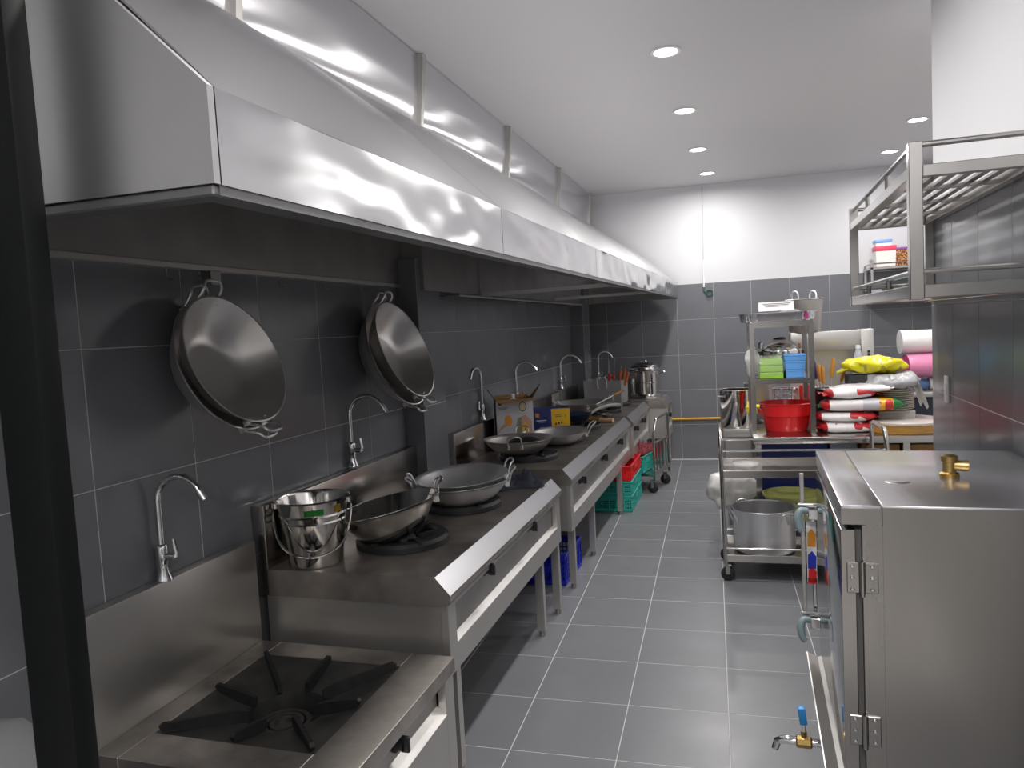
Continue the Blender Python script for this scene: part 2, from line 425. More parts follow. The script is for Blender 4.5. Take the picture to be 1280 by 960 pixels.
# rail with hooks under the hood
rail = thing('hanging_rail', 'thin steel rail with small hooks on the tiles under the near part of the hood', 'rail', 'L', (0, 0, 0))
MB().box((.004, 1.5, 1.848), (.03, 3.74, 1.868), .002).build('bar', STEEL, rail)
def hook(parent, u, z=1.85, v=.03):
    MB().tube([(v - .01, u, z + .005), (v, u, z - .005), (v + .002, u, z - .03)] + [(v + .014 - .012 * math.cos(t), u, z - .03 - .012 * math.sin(t)) for t in (.5, 1.2, 1.9, 2.6)], .0028, 6).build('hook', CHROME, parent)
for u in (2.02, 2.17, 2.62, 2.95, 3.32, 3.45): hook(rail, u)
MB().box((.03, 2.225, 1.80), (.036, 2.275, 1.85), .002).build('bracket', DULL, rail)
rail2 = thing('hanging_rail', 'thin steel rod with hooks between the two tiled pilasters under the hood', 'rail', 'L', (0, 0, 0))
MB().tube([(.16, 4.25, 1.815), (.16, 7.85, 1.815)], .008, 8).build('bar', STEEL, rail2)
for u in (4.3, 6.0, 7.8): MB().tube([(.004, u, 1.815), (.16, u, 1.815)], .006, 8).build('bracket', STEEL, rail2)
for u in (5.1, 5.4, 5.7, 6.2, 6.35, 6.5, 6.9, 7.4): hook(rail2, u, 1.81, .17)

# ================================================================== cooking ranges on the left
def pipe_foot(v, u, zt, parent, s=.02):
    l = MB().tube([(v, u, .03), (v, u, zt)], s, square=True).build('leg', STEEL, parent)
    MB().lathe([(0, 0), (.016, 0), (.016, .02), (.012, .03), (.012, .05)], 14, v, u).build('foot', DULL, l)
def knob(parent, v, u, z):
    k = MB(); k.M = Matrix.Translation((v, u, z)) @ Matrix.Rotation(PI / 2, 4, 'Y')
    k.lathe([(0, 0), (.027, 0), (.027, .008), (.02, .014), (.019, .03), (0, .031)], 22); k.box((-.024, -.007, .02), (.024, .007, .048), .003)
    return k.build('knob', BLACK, parent)
def burner(parent, v, u, z, r=.19):
    MB().lathe([(r, .002), (r, .022), (r - .012, .034), (r - .045, .036), (r - .052, .028), (r - .052, .012), (.075, .010), (.07, .002)], 40, v, u).build('grate_ring', IRON, parent, loc=(0, 0, z))
    for k in range(6):
        a = k * PI / 3 + .3; m = MB(); m.M = Matrix.Translation((v, u, z)) @ Matrix.Rotation(a, 4, 'Z')
        m.prism([(r * .4, .012), (r - .005, .03), (r - .005, .040), (r * .72, .044), (r * .4, .028)], 1, -.009, .009)
        m.build('grate_finger', IRON, parent)
    MB().lathe([(0, .03), (.03, .03), (.05, .024), (.055, .0), (.0, .0)], 24, v, u).build('burner_head', BURN, parent, loc=(0, 0, z))
def wok_range(label, u0, u1, zt, zb, vf, burners, knobs, legs, splash=.24, w0=0.):
    t = thing('wok_range', label, 'cooking range', 'L', (0, 0, 0))
    lip = .10
    MB().prism([(w0 + .05, zt), (vf - .055, zt), (vf, zt - .062), (vf, zt - .085), (vf - .012, zt - .085), (vf - .012, zt - lip), (w0 + .05, zt - lip)], 1, u0, u1).build('worktop', STEELW, t)
    MB().prism([(vf - .056, zt + .0015), (vf - .0535, zt + .0015), (vf + .0015, zt - .0605), (vf + .0015, zt - .063), (vf - .001, zt - .063)], 1, u0 - .001, u1 + .001).build('edge_bevel', BEVEL, t)
    MB().box((w0 + .006, u0, zt - lip), (w0 + .06, u1, zt + splash), .004, 2).build('splashback', CAB, t)
    b = vf - .012
    fr = MB(); zt2 = zt - .085
    fr.box((b - .03, u0 + .004, zb), (b, u0 + .075, zt2), .002); fr.box((b - .03, u1 - .075, zb), (b, u1 - .004, zt2), .002)
    fr.box((b - .03, u0 + .07, zb), (b, u1 - .07, zb + .095), .002); fr.box((b - .03, u0 + .07, zt2 - .03), (b, u1 - .07, zt2), .002)
    fr.build('front_frame', STEEL, t)
    MB().prism([(b - .03, zb + .094), (b, zb + .094), (b, zb + .096), (b - .03, zb + .108)], 1, u0 + .075, u1 - .075).build('ledge', DULL, t)
    MB().box((b - .036, u0 + .05, zb + .05), (b - .03, u1 - .05, zt2 - .01)).build('control_panel', DULL, t)
    for s, ua in ((0, u0 + .008), (1, u1 - .014)):
        MB().box((w0 + .04, ua, zb), (b - .004, ua + .006, zt - .09), .002).build('side_panel', STEEL, t)
    MB().box((w0 + .04, u0 + .01, zb), (b - .01, u1 - .01, zb + .006)).build('bottom_sheet', DULL, t)
    for (v, u) in burners: burner(t, v, u, zt)
    for u in knobs: knob(t, b - .03, u, zb + .23)
    for (v, u) in legs: pipe_foot(v, u, zb + .04, t)
    return t
r2 = wok_range('two burner stainless wok range behind the low range, holding the steel bucket', 2.375, 4.03, .75, .40, .785, [(.42, 2.78), (.45, 3.38)], [2.84, 3.49], [(.745, 2.46), (.735, 3.68), (.745, 3.985), (.08, 2.46), (.08, 3.985)])
r3 = wok_range('three burner stainless wok range in the middle of the line, cardboard boxes on it', 4.30, 6.74, .75, .375, .785, [(.42, 4.68), (.45, 5.35), (.45, 6.05)], [4.70, 5.5, 6.25], [(.745, 4.40), (.74, 5.05), (.755, 6.18), (.08, 4.4), (.08, 6.6)], .22)
r4 = wok_range('two burner stainless wok range behind the trolley handle, near the back corner', 6.80, 8.05, .75, .36, .80, [(.45, 7.15), (.45, 7.75)], [7.15, 7.72], [(.75, 6.9), (.75, 7.95), (.08, 6.9), (.08, 7.95)], .22)
r5 = wok_range('stainless range in the back corner, farthest of the line, under the steamer pot', 8.09, 8.58, .77, .34, 1.0, [], [8.35], [(.95, 8.15), (.95, 8.5), (.25, 8.15), (.25, 8.5)], .18, .16)

# low stockpot range in the foreground
lr = thing('stockpot_range', 'low stainless stockpot range in the foreground with square black grate', 'cooking range', 'L', (0, 0, 0))
zt = .50; u0, u1 = 1.57, 2.325; gc = (.395, 1.962); gh = .262
fr = MB()
fr.box((.05, u0, zt - .05), (gc[0] - gh, u1, zt), .002); fr.box((gc[0] + gh, u0, zt - .05), (.81, u1, zt), .004, 2)
fr.box((gc[0] - gh, u0, zt - .05), (gc[0] + gh, gc[1] - gh, zt), .002); fr.box((gc[0] - gh, gc[1] + gh, zt - .05), (gc[0] + gh, u1, zt), .002)
fr.build('worktop', STEELW, lr)
MB().box((.006, u0, zt - .05), (.05, u1, .875), .004, 2).build('splashback', STEEL, lr)
MB().box((.006, u0, .03), (.78, u0 + .008, zt - .045)).build('side_panel', BLKPAN, lr)
MB().box((.006, u1 - .008, .03), (.78, u1, zt - .045)).build('side_panel', STEEL, lr)
MB().box((.01, u0, .06), (.8, u1, .07)).build('bottom_sheet', DULL, lr)
ff = MB(); ff.box((.77, u1 - .07, .06), (.80, u1, zt - .05), .002); ff.box((.77, u0, .06), (.80, u0 + .07, zt - .05), .002)
ff.box((.77, u0 + .07, .06), (.80, u1 - .07, .33), .002); ff.build('front_frame', STEEL, lr)
MB().prism([(.765, .33), (.80, .33), (.765, .36)], 1, u0 + .07, u1 - .07).build('ledge', STEEL, lr)
MB().box((.76, u0 + .07, .32), (.766, u1 - .07, zt - .05)).build('control_panel', STEEL, lr)
knob(lr, .766, 1.945, .405)
MB().box((.766, 2.02, .405), (.768, 2.03, .43)).build('warning_label', mat('rust_print', '8a3a20', .6), lr)
for v, u in ((.06, u0 + .05), (.06, u1 - .05), (.75, u0 + .05), (.75, u1 - .05)):
    MB().tube([(v, u, 0), (v, u, .08)], .02, 10).build('leg', DULL, lr)
def dip(a, b):
    x, y = (a - .5) * 2 * gh, (b - .5) * 2 * gh; r = math.hypot(x, y)
    return (gc[0] + x, gc[1] + y, zt - .008 - .075 * max(0, 1 - max(abs(x), abs(y)) / gh) ** .8)
dp = MB()
N = 24; sq = [(-1, -1), (1, -1), (1, 1), (-1, 1)]
ringsq = []
for s_, z_ in ((1, -.004), (.97, -.006), (.62, -.035)):
    pts = []
    for k in range(64):
        a = 2 * PI * k / 64 + PI / 4; c_, s2 = math.cos(a), math.sin(a); m_ = 1 / max(abs(c_), abs(s2)); mm = m_ * s_ if s_ > .9 else (s_ * (1 + (m_ - 1) * .3))
        pts.append(dp.v((gc[0] + gh * c_ * mm, gc[1] + gh * s2 * mm, zt + z_)))
    ringsq.append(pts)
for s_, z_ in ((.46, -.045), (.455, -.12)):
    ringsq.append([dp.v((gc[0] + gh * s_ * math.cos(2 * PI * k / 64 + PI / 4), gc[1] + gh * s_ * math.sin(2 * PI * k / 64 + PI / 4), zt + z_)) for k in range(64)])
for a, b in zip(ringsq, ringsq[1:]):
    for k in range(64): dp.face([a[k], a[(k + 1) % 64], b[(k + 1) % 64], b[k]])
dp.face(ringsq[-1][::-1])
dp.build('drip_plate', BLKPAN, lr)
for k in range(8):
    a = k * PI / 4 + .0; L = gh * (1.36 if k % 2 else .98)
    m = MB(); m.M = Matrix.Translation((gc[0], gc[1], zt)) @ Matrix.Rotation(a, 4, 'Z')
    m.prism([(gh * .5, -.05), (L * .98, -.002), (L, .012), (L * .97, .02), (gh * .55, .0), (gh * .42, -.012), (gh * .42, -.035)], 1, -.0065, .0065)
    m.build('grate_arm', IRON, lr)
for r0, r1 in ((.03, .042), (.05, .062), (.07, .084)):
    MB().lathe([(r0, -.105), (r0, -.078), (r1, -.078), (r1, -.105)], 32, *gc, close=True).build('burner_ring', BURN, lr, loc=(-.01, -.01, zt))
MB().lathe([(0, -.118), (.03, -.118), (.028, -.088), (0, -.088)], 16, *gc).build('pilot', BURN, lr, loc=(-.01, -.01, zt))
tv = MB(); tv.tube([(.30, u0 - .04, .46), (.30, u0, .46)], .012, 10); tv.tube([(.30, u0 - .03, .455), (.30, u0 - .03, .505)], .007, 8)
tv.build('gas_valve', CHROME, lr)
MB().box((.12, u0 - .003, .42), (.16, u0, .45)).build('warning_label', WHITE, lr)

fb = thing('plastic_bag', 'crumpled clear plastic bag standing on the floor left of the black post', 'bag', 'L', (.20, 1.20, 0))
MB().pillow((.30, .28, .79), e=.6, crump=.03, seed=41, freq=9).build('bag_body', FILM, fb, smooth=60); MB().pillow((.22, .2, .66), e=.6, crump=.02, seed=43).build('contents', mat('dark_contents', (.05, .045, .04), .5, bump=.4, bscale=20), fb, loc=(0, 0, .01))

# ================================================================== swan neck faucets
def faucet(label, v, u, z, ang, h=.30, reach=.16, hang=.2):
    t = thing('faucet', label, 'faucet', 'L', (v, u, z), ang)
    MB().lathe([(0, 0), (.028, 0), (.026, .008), (.017, .03), (.016, .055), (.019, .06), (.019, .1), (.0155, .112), (.012, .115), (0, .115)], 20).build('base', CHROME, t)
    r = reach / 2; pts = [(0, 0, .1), (0, 0, h - r)] + [(r - r * math.cos(a), 0, h - r + r * math.sin(a)) for a in [PI * k / 12 * .86 for k in range(1, 13)]]
    MB().tube(pts, .0105, 12).build('spout', CHROME, t)
    e = Vector(pts[-1]); d = (Vector(pts[-1]) - Vector(pts[-2])).normalized()
    MB().tube([e, e + d * .035], .0135, 12).build('nozzle', HOODM, t)
    MB().tube([(.005, 0, .075), (.045, 0, .075)], .012, 12).build('valve', CHROME, t)
    MB().tube([(.045, 0, .075), (.05, 0, .085), (.043, 0, .13)], [.009, .007, .005], 8).build('lever', CHROME, t)
    return t
faucet('chrome swan neck faucet behind the low range in the foreground', .03, 1.90, .872, .12, .325, .15)
faucet('chrome swan neck faucet on the wall ledge behind the steel bucket', .03, 3.10, 1.0, .1, .325, .17)
faucet('chrome faucet with spout turned towards the hanging woks, left of the cardboard box', .03, 4.92, .98, -1.75, .36, .14)
faucet('chrome swan neck faucet right behind the open cardboard box', .03, 5.75, .98, .2, .35, .16)
faucet('chrome swan neck faucet right before the far pilaster', .03, 7.28, .98, .35, .33, .2)
faucet('chrome swan neck faucet in the back corner behind the white container', .20, 8.42, .95, .3, .34, .15)

# ================================================================== woks
def wok(label, R, depth, flat, mx=None, loc=(0, 0, 0), group=None, m=None, name='wok', hang=True, lhand=.085, frame='L', spin=0., rise=.045, out=.045):
    m = m or WOKM
    t = thing(name, label, 'wok', frame, loc, 0, group, mx)
    prof = [(0, 0), (flat, 0)]
    K = 9
    for k in range(1, K + 1):
        q = k / K; prof.append((flat + (R - flat) * math.sin(q * PI / 2) ** .95 if False else flat + (R - flat) * q ** .8, depth * q ** 1.45))
    inner = [(r - .0025, z + .0025) for r, z in prof[::-1]]
    lip = [(R + .003, depth + .0005), (R + .003, depth + .003)]
    MB().lathe(prof + lip + inner[0:-1] + [(0, .0025)], 56).build('bowl', m, t, smooth=50)
    for s in (0, 1):
        h = MB(); h.M = Matrix.Rotation(spin + PI * s, 4, 'Z')
        zz = depth - .022; w = lhand / 2; x0 = R - .014
        pts = [(x0 - .01, -w, zz - .012), (x0 + .01, -w, zz), (x0 + out * .6, -w, depth + rise * .55), (x0 + out, -w * .75, depth + rise * .92), (x0 + out * 1.08, 0, depth + rise),
               (x0 + out, w * .75, depth + rise * .92), (x0 + out * .6, w, depth + rise * .55), (x0 + .01, w, zz), (x0 - .01, w, zz - .012)]
        h.tube(pts, .005, 8)
        for y in (-w, w): h.box((x0 - .008, y - .008, zz - .02), (x0 + .012, y + .008, zz + .006), .002)
        h.build('handle', m, t)
    return t
def hang_mx(v, u, z, tilt, yaw=0., back=0.):
    n = Vector((math.cos(tilt) * math.cos(yaw), math.sin(yaw), math.sin(tilt))).normalized()
    M = aim((0, 0, 0), n); M = Matrix.Translation(Vector((v, u, z)) - n * back) @ M
    return M
# hung woks: rim centre, local z along the opening; local y points up the wall
def hung(label, v, u, z, tilt, R, depth, back, group=None, yaw=0., twist=0.):
    return wok(label, R, depth, R * .42, hang_mx(v, u, z, tilt, yaw, depth + back) @ Matrix.Rotation(twist, 4, 'Z'), spin=PI / 2, rise=.03, out=.055)
hung('front one of the two nested steel woks hanging on the left, by the black post', .195, 2.12, 1.545, .38, .222, .115, 0)
hung('back one of the two nested steel woks hanging on the left, against the tiles', .180, 2.125, 1.535, .36, .226, .12, .026, twist=.12)
hung('front one of the two nested steel woks hanging beside the pilaster', .212, 3.36, 1.525, .36, .245, .125, 0)
hung('back one of the two nested steel woks hanging beside the pilaster', .198, 3.355, 1.515, .33, .262, .13, .03, twist=-.05)
# on the two burner range
def tilted(v, u, z, right_up, toward):
    """tilt seen from the camera: right side raised and opening turned to the viewer"""
    rt = Vector((.898, .437, 0)); tw = Vector((.437, -.898, 0))
    n = Vector((0, 0, 1)) - rt * math.tan(right_up) + tw * math.tan(toward)
    z_ = n.normalized(); x = rt - z_ * rt.dot(z_); x.normalize(); y = z_.cross(x)
    return Matrix(((x.x, y.x, z_.x, v), (x.y, y.y, z_.y, u), (x.z, y.z, z_.z, z), (0, 0, 0, 1)))
wok('shiny tilted steel wok on the first burner, right of the bucket', .21, .135, .07, tilted(.41, 2.72, .785, .19, -.04), m=POLI, spin=.15)
wok('lower aluminium wok of the stacked pair on the second burner', .228, .10, .10, tilted(.465, 3.36, .778, .04, .0), m=ALUM, spin=-.05)
wok('upper aluminium wok of the stacked pair on the second burner', .222, .085, .10, tilted(.465, 3.365, .822, .05, .05), m=ALUM, spin=.10)
# on the three burner range
w3 = wok('steel wok holding a black lid, in front of the open cardboard box', .225, .095, .10, tilted(.36, 4.66, .79, .0, .0), m=WOKM, spin=1.3)
wok('pale aluminium wok with big loop handles in front of the blue box', .20, .075, .09, tilted(.50, 5.22, .772, .03, .05), m=ALUM, spin=-.12, lhand=.10, rise=.055, out=.07)
bl = thing('pan_lid', 'black domed pan lid lying inside the steel wok by the boxes', 'lid', 'L', (.40, 4.66, .850))
MB().lathe([(0, .05), (.05, .045), (.1, .022), (.125, .0), (.12, -.004), (0, .03)], 32).build('dome', BLACK, bl)
MB().lathe([(0, .085), (.014, .083), (.016, .07), (.007, .06), (.007, .045)], 14).build('lid_knob', CHROME, bl)

# steel bucket
bk = thing('steel_bucket', 'polished stainless steel bucket with bail handle on the near end of the range', 'bucket', 'L', (.20, 2.482, .752)); bk.scale = (1.06, 1.06, 1.03)
bp_ = [(0, 0), (.092, 0), (.096, .006), (.112, .16), (.116, .162), (.113, .168), (.117, .185), (.121, .187), (.118, .193), (.126, .238), (.133, .243), (.126, .245), (.120, .235), (.09, .01), (0, .008)]
MB().lathe(bp_, 48).build('body', POLI, bk)
h = MB(); h.tube([(-.13, 0, .222), (-.134, -.03, .19), (-.115, -.085, .115), (-.075, -.11, .07), (0, -.12, .05), (.075, -.11, .07), (.115, -.085, .115), (.134, -.03, .19), (.13, 0, .222)], .0042, 8)
hb = h.build('bail_handle', POLI, bk); hb.rotation_euler = (0, 0, .5)
for a in (0.5, 0.5 + PI): MB().lathe([(0, -.008), (.013, -.008), (.013, .008), (0, .008)], 12).build('ear', POLI, bk, loc=(.128 * math.cos(a), .128 * math.sin(a), .222))
lb = MB(); lb.grid(lambda a, b: (.1225 * math.cos(-1.25 + .55 * a), .1225 * math.sin(-1.25 + .55 * a), .197 + .03 * b), 8, 2, (0, 0, .0001)); lb.build('sticker', mat('green_print', (.02, .35, .04), .4), bk, smooth=60)
lb = MB(); lb.grid(lambda a, b: (.1235 * math.cos(-.35 + .22 * a), .1235 * math.sin(-.35 + .22 * a), .199 + .028 * b), 6, 2, (0, 0, .0001)); lb.build('sticker', mat('amber_print', (.5, .3, .02), .4), bk, smooth=60)

# folded cloth at the end of the range
CLOTH = mat('navy_cloth', (.045, .05, .075), .9, 0, var=.4, vscale=25, bump=.3, bscale=50)
def cloth(label, loc, size, seed, rotz=0, frame='L', m=None, name='cleaning_cloth', cat='cloth', fold=.02):
    sx, sy_, sz = size
    def fn(a, b):
        x, y = (a - .5) * sx * (1 + .12 * noise.noise((b * 3, seed, 0))), (b - .5) * sy_ * (1 + .15 * noise.noise((a * 3, seed, 5)))
        e = min(1, 5 * a, 5 * (1 - a), 5 * b, 5 * (1 - b))
        z = sz * e ** .5 * (.35 + 1.1 * abs(noise.noise((a * 4.2 + b * 3 + seed, b * 6.5, seed))) + .5 * abs(noise.noise((a * 9 + seed, b * 11, 2)))) + .003
        return (x, y, z)
    o = MB().grid(fn, 36, 36, (0, 0, -.003)).build(name, m or CLOTH, None, frame, loc, rotz, smooth=60)
    return tag(o, label, cat)
cloth('crumpled navy cloth on the far end of the two burner range', (.56, 3.86, .752), (.30, .24, .06), 3, .5)
# boxes
PRINTW = mat('printed_white_card', (.55, .54, .58), .45)
PURP = mat('dark_violet_print', (.03, .025, .05), .45)
def flatbox(m, a, b): return m.box(a, b)
cb = thing('cardboard_box', 'open white printed cardboard box with brown flaps and a white appliance inside', 'box', 'L', (.125, 4.93, .752), .42)
W_, D_, H_ = .26, .15, .355
MB().box((0, 0, 0), (W_, .004, H_)).build('front_side', PRINTW, cb)
MB().box((0, .004, 0), (.004, D_, H_)).build('side', PURP, cb); MB().box((W_ - .004, .004, 0), (W_, D_, H_)).build('side', PRINTW, cb)
MB().box((.004, D_ - .004, 0), (W_ - .004, D_, H_)).build('side', CARD, cb); MB().box((.004, .004, 0), (W_ - .004, D_ - .004, .004)).build('bottom', CARD, cb)
def flap(parent, pts, n, m=CARD):
    b = MB(); n = Vector(n) * .004; A = [b.v(p) for p in pts]; B = [b.v(Vector(p) + n) for p in pts]; k = len(pts)
    b.face(A); b.face(B[::-1])
    for i in range(k): b.face([A[i], B[i], B[(i + 1) % k], A[(i + 1) % k]])
    return b.build('flap', m, parent, smooth=0)
flap(cb, [(0, 0, H_), (W_, 0, H_), (W_ + .015, -.07, H_ - .005), (.02, -.07, H_ - .018)], (0, 0, 1))
flap(cb, [(0, 0, H_), (0, D_, H_), (-.05, D_ - .02, H_ + .075), (-.05, .02, H_ + .075)], (1, 0, 0), mat('grey_card', (.11, .11, .12), .7))
flap(cb, [(W_, 0, H_), (W_, D_, H_), (W_ + .085, D_, H_ + .09), (W_ + .06, .0, H_ + .095)], (-1, 0, 0))
flap(cb, [(0, D_, H_), (W_, D_, H_), (W_ - .02, D_ + .03, H_ + .02), (.02, D_ + .03, H_ + .02)], (0, 1, 0))
MB().lathe([(0, -.05), (.058, -.05), (.062, -.01), (.066, .0), (.02, .014), (.014, .02), (.014, .05), (0, .052)], 28).build('lid_insert', WHITE, cb, loc=(.13, .075, H_ - .015))
# print on the front: flat inks on the card
INK = mat('dark_ink', (.02, .02, .022), .6); ORNG = mat('orange_print', (.75, .30, .03), .5); YEL = mat('yellow_print', (.80, .48, .01), .45)
SKIN = mat('pale_pink_print', (.55, .32, .24), .5); SAGE = mat('green_grey_print', (.22, .25, .13), .5); LILAC = mat('lilac_print', (.3, .29, .36), .5)
def ink(parent, m, poly, y=-.0006, name='print', th=.0005):
    MB().prism(poly, 1, y, y + th).build(name, m, parent, smooth=0)
def ell(cx, cz, rx, rz, a=0, n=20): return [(cx + rx * math.cos(t) * math.cos(a) - rz * math.sin(t) * math.sin(a), cz + rx * math.cos(t) * math.sin(a) + rz * math.sin(t) * math.cos(a)) for t in [2 * PI * k / n for k in range(n)]]
def ink2(m, poly, y=-.0006): ink(cb, m, [(x * .87, .03 + z * 1.16) for x, z in poly], y)
ink2(INK, [(.02, .25), (.045, .25), (.045, .27), (.02, .27)]); ink2(INK, [(.02, .232), (.10, .234), (.10, .237), (.02, .235)]); ink2(INK, [(.02, .224), (.085, .226), (.085, .229), (.02, .227)])
ink2(INK, ell(.215, .235, .030, .030)); ink2(mat('cream_print', (.6, .52, .35), .5), ell(.215, .235, .025, .025), -.0011)
ink2(SKIN, [(0, .075), (.03, .12), (.075, .145), (.09, .125), (.05, .11), (.02, .095), (0, .06)]); ink2(ORNG, ell(.095, .155, .030, .034, .3), -.0011)
ink2(SAGE, [(.15, .10), (.17, .165), (.22, .18), (.20, .02), (.18, .01)]); ink2(SKIN, [(.20, .17), (.235, .185), (.28, .15), (.285, .06), (.22, .02), (.20, .03)], -.0009)
ink2(YEL, ell(.228, .075, .026, .065), -.0015); ink2(INK, ell(.228, .08, .004, .03), -.002); ink2(LILAC, [(.14, .02), (.18, .06), (.20, .01), (.15, .004)], -.0012)
for k in range(5): ink2(LILAC, [(.03 + .014 * k, .008), (.038 + .014 * k, .008), (.038 + .014 * k, .02), (.03 + .014 * k, .02)])
NAVY = mat('navy_print', (.012, .022, .16), .4)
gb = thing('appliance_box', 'small navy and yellow printed box right of the open cardboard box', 'box', 'L', (.235, 5.47, .752), .27)
MB().box((0, 0, 0), (.28, .19, .225), .001).build('carton', NAVY, gb)
ink(gb, YEL, [(.14, .0), (.28, .0), (.28, .226), (.14, .226)], -.0007, 'yellow_half')
ink(gb, ORNG, [(.02, .165), (.048, .165), (.048, .195), (.02, .195)], -.0007); ink(gb, WHITE, [(.025, .135), (.10, .137), (.10, .144), (.025, .142)], -.0007); ink(gb, LILAC, [(.045, .122), (.085, .123), (.085, .127), (.045, .126)], -.0007)
ink(gb, LILAC, [(.05, .075), (.08, .075), (.08, .09), (.05, .09)], -.0007); ink(gb, LILAC, [(.05, .02), (.058, .06), (.075, .06), (.085, .02), (.08, .02), (.07, .055), (.063, .055), (.055, .02)], -.0007)
for k in range(3): ink(gb, INK, ell(.172 + .022 * k, .11 + .004 * k, .006, .01), -.0013)
ink(gb, INK, [(.165, .175), (.215, .178), (.215, .182), (.165, .179)], -.0013); ink(gb, INK, [(.168, .162), (.218, .165), (.218, .169), (.168, .166)], -.0013); ink(gb, INK, [(.245, .16), (.249, .16), (.249, .18), (.245, .18)], -.0013)
ink(gb, ORNG, [(.15, .03), (.22, .032), (.22, .036), (.15, .034)], -.0013)
tag(MB().box((-.09, -.06, 0), (.09, .06, .09), .006).build('plastic_tub', mat('blue_film_tub', (.10, .12, .26), .2), None, 'L', (.15, 6.25, .752), .2), 'low blue plastic tub behind the navy and yellow box', 'tub')
# dark blue frying pan with pale handle
fp = thing('frying_pan', 'dark blue frying pan with long pale handle on the third burner', 'frying pan', 'L', (.42, 6.05, .815), .0)
MB().lathe([(0, 0), (.10, 0), (.115, .008), (.15, .055), (.153, .058), (.147, .056), (.112, .012), (0, .005)], 40).build('pan_body', mat('blue_enamel', (.025, .04, .085), .3, 0, var=.3, vscale=20), fp)
MB().tube([(.12, .09, .04), (.17, .16, .075), (.24, .27, .09), (.30, .37, .085), (.32, .41, .08)], [.009, .013, .016, .016, .012], 10).build('handle', mat('grey_handle', (.3, .29, .27), .45), fp)
wok('wide shallow brownish wok behind the frying pan', .27, .075, .14, None, (.37, 6.75, .82), spin=.7)
tl = thing('turning_spatula', 'steel turning spatula with wooden grip lying across the wide wok', 'spatula', 'L', (.50, 6.62, .885), 0)
MB().tube([(-.06, -.12, -.03), (.03, .05, .012), (.12, .24, .055)], .007, 8).build('shaft', STEEL, tl); MB().tube([(.12, .24, .055), (.19, .38, .085)], .013, 10).build('grip', WOOD, tl)
MB().box((-.10, -.2, -.045), (-.02, -.11, -.04), .002).build('blade', STEEL, tl)
ld = thing('ladle', 'dark steel ladle resting behind the bamboo brush', 'ladle', 'L', (.60, 6.60, .80), 0)
MB().lathe([(0, 0), (.03, .004), (.05, .02), (.055, .035), (.052, .036), (.028, .01), (0, .006)], 24).build('cup', DULL, ld, loc=(0, 0, -.035))
MB().tube([(-.05, -.02, .0), (-.1, -.05, .03), (-.2, -.2, .05), (-.24, -.33, .04)], .007, 8).build('shaft', BLACK, ld)
bb = thing('bamboo_brush', 'bamboo wok brush with frayed splints by the range edge', 'brush', 'L', (.60, 6.40, .752), -.35)
m = MB(); random.seed(4)
for k in range(40):
    a = random.uniform(0, 2 * PI); r = random.uniform(.005, .018); q = random.uniform(.022, .04)
    m.tube([(.0, r * math.cos(a), .02 + .8 * r * math.sin(a)), (-.17, q * 1.1 * math.cos(a), .03 + q * .7 * math.sin(a))], .0018, 4)
m.build('splints', mat('straw', 'a8803e', .7), bb)['kind'] = 'stuff'
MB().tube([(-.03, 0, .02), (.10, 0, .02)], .02, 14).build('grip', mat('pale_bamboo', 'd8b490', .5), bb)
# far pots
wc = thing('rectangular_container', 'matte grey rectangular container with loop handle holding skewers, near the back corner', 'container', 'L', (.40, 7.72, .752), -.12)
m = MB(); pr = []
for z, s in ((0, .97), (.27, 1.0)): pr.append([m.v((x * s, y * s, z)) for x, y in ((-.20, -.13), (.20, -.13), (.20, .13), (-.20, .13))])
for z, s in ((.27, .975), (.01, .945)): pr.append([m.v((x * s, y * s, z)) for x, y in ((-.20, -.13), (.20, -.13), (.20, .13), (-.20, .13))])
for a, b in zip(pr, pr[1:]):
    for k in range(4): m.face([a[k], a[(k + 1) % 4], b[(k + 1) % 4], b[k]])
m.face(pr[0][::-1]); m.face(pr[-1]); m.build('tub', mat('matte_grey_metal', (.52, .52, .53), .45, .85), wc)
for y, s in ((-.132, -1), (.132, 1)):
    MB().tube([(-.045, y, .19), (-.05, y + s * .012, .27), (-.04, y + s * .02, .30), (.04, y + s * .02, .30), (.05, y + s * .012, .27), (.045, y, .19)], .007, 8).build('handle', ALUM, wc)
for k, (x, y, dx, dy, hh, c) in enumerate([(.03, 0, .02, .03, .46, 0), (.05, .03, .05, .02, .48, 0), (.02, .05, .0, .05, .45, 0), (.10, .0, .07, .02, .40, 1), (.12, .05, .09, .03, .41, 1), (.14, -.02, .12, .0, .38, 1)]):
    nm = ('skewer', 'steel skewer with red grip in the grey container, ' + ('leftmost', 'tallest', 'rearmost')[k] + ' of three') if c == 0 else ('knife_sharpener', 'rod with wooden grip in the grey container, ' + ('left', 'middle', 'right')[k - 3] + ' of three')
    s = thing(nm[0], nm[1], 'skewer' if c == 0 else 'tool', 'L', (.40 + x, 7.72 + y, .765))
    p1 = Vector((dx, dy, hh)); MB().tube([(0, 0, 0), p1], .0035, 6).build('rod', CHROME, s)
    MB().tube([p1 * .52, p1 * (.70 if c == 0 else .86)], .009 if c == 0 else .016, 8).build('grip', RED if c == 0 else mat('orange_wood', 'a85a24', .5), s)
sp_ = thing('steamer_pot', 'tall polished steamer pot with stacked tiers and domed lid on the corner range', 'pot', 'L', (.72, 8.34, .775))
MB().lathe([(0, 0), (.20, 0), (.205, .01), (.17, .03), (.165, .04), (0, .04)], 40).build('base_tray', POLI, sp_)
MB().lathe([(.165, .04), (.165, .155), (.178, .16), (.178, .168), (.166, .172)], 40).build('tier', POLI, sp_)
MB().lathe([(.166, .172), (.166, .27), (.178, .275), (.178, .285), (.166, .288)], 40).build('tier', POLI, sp_)
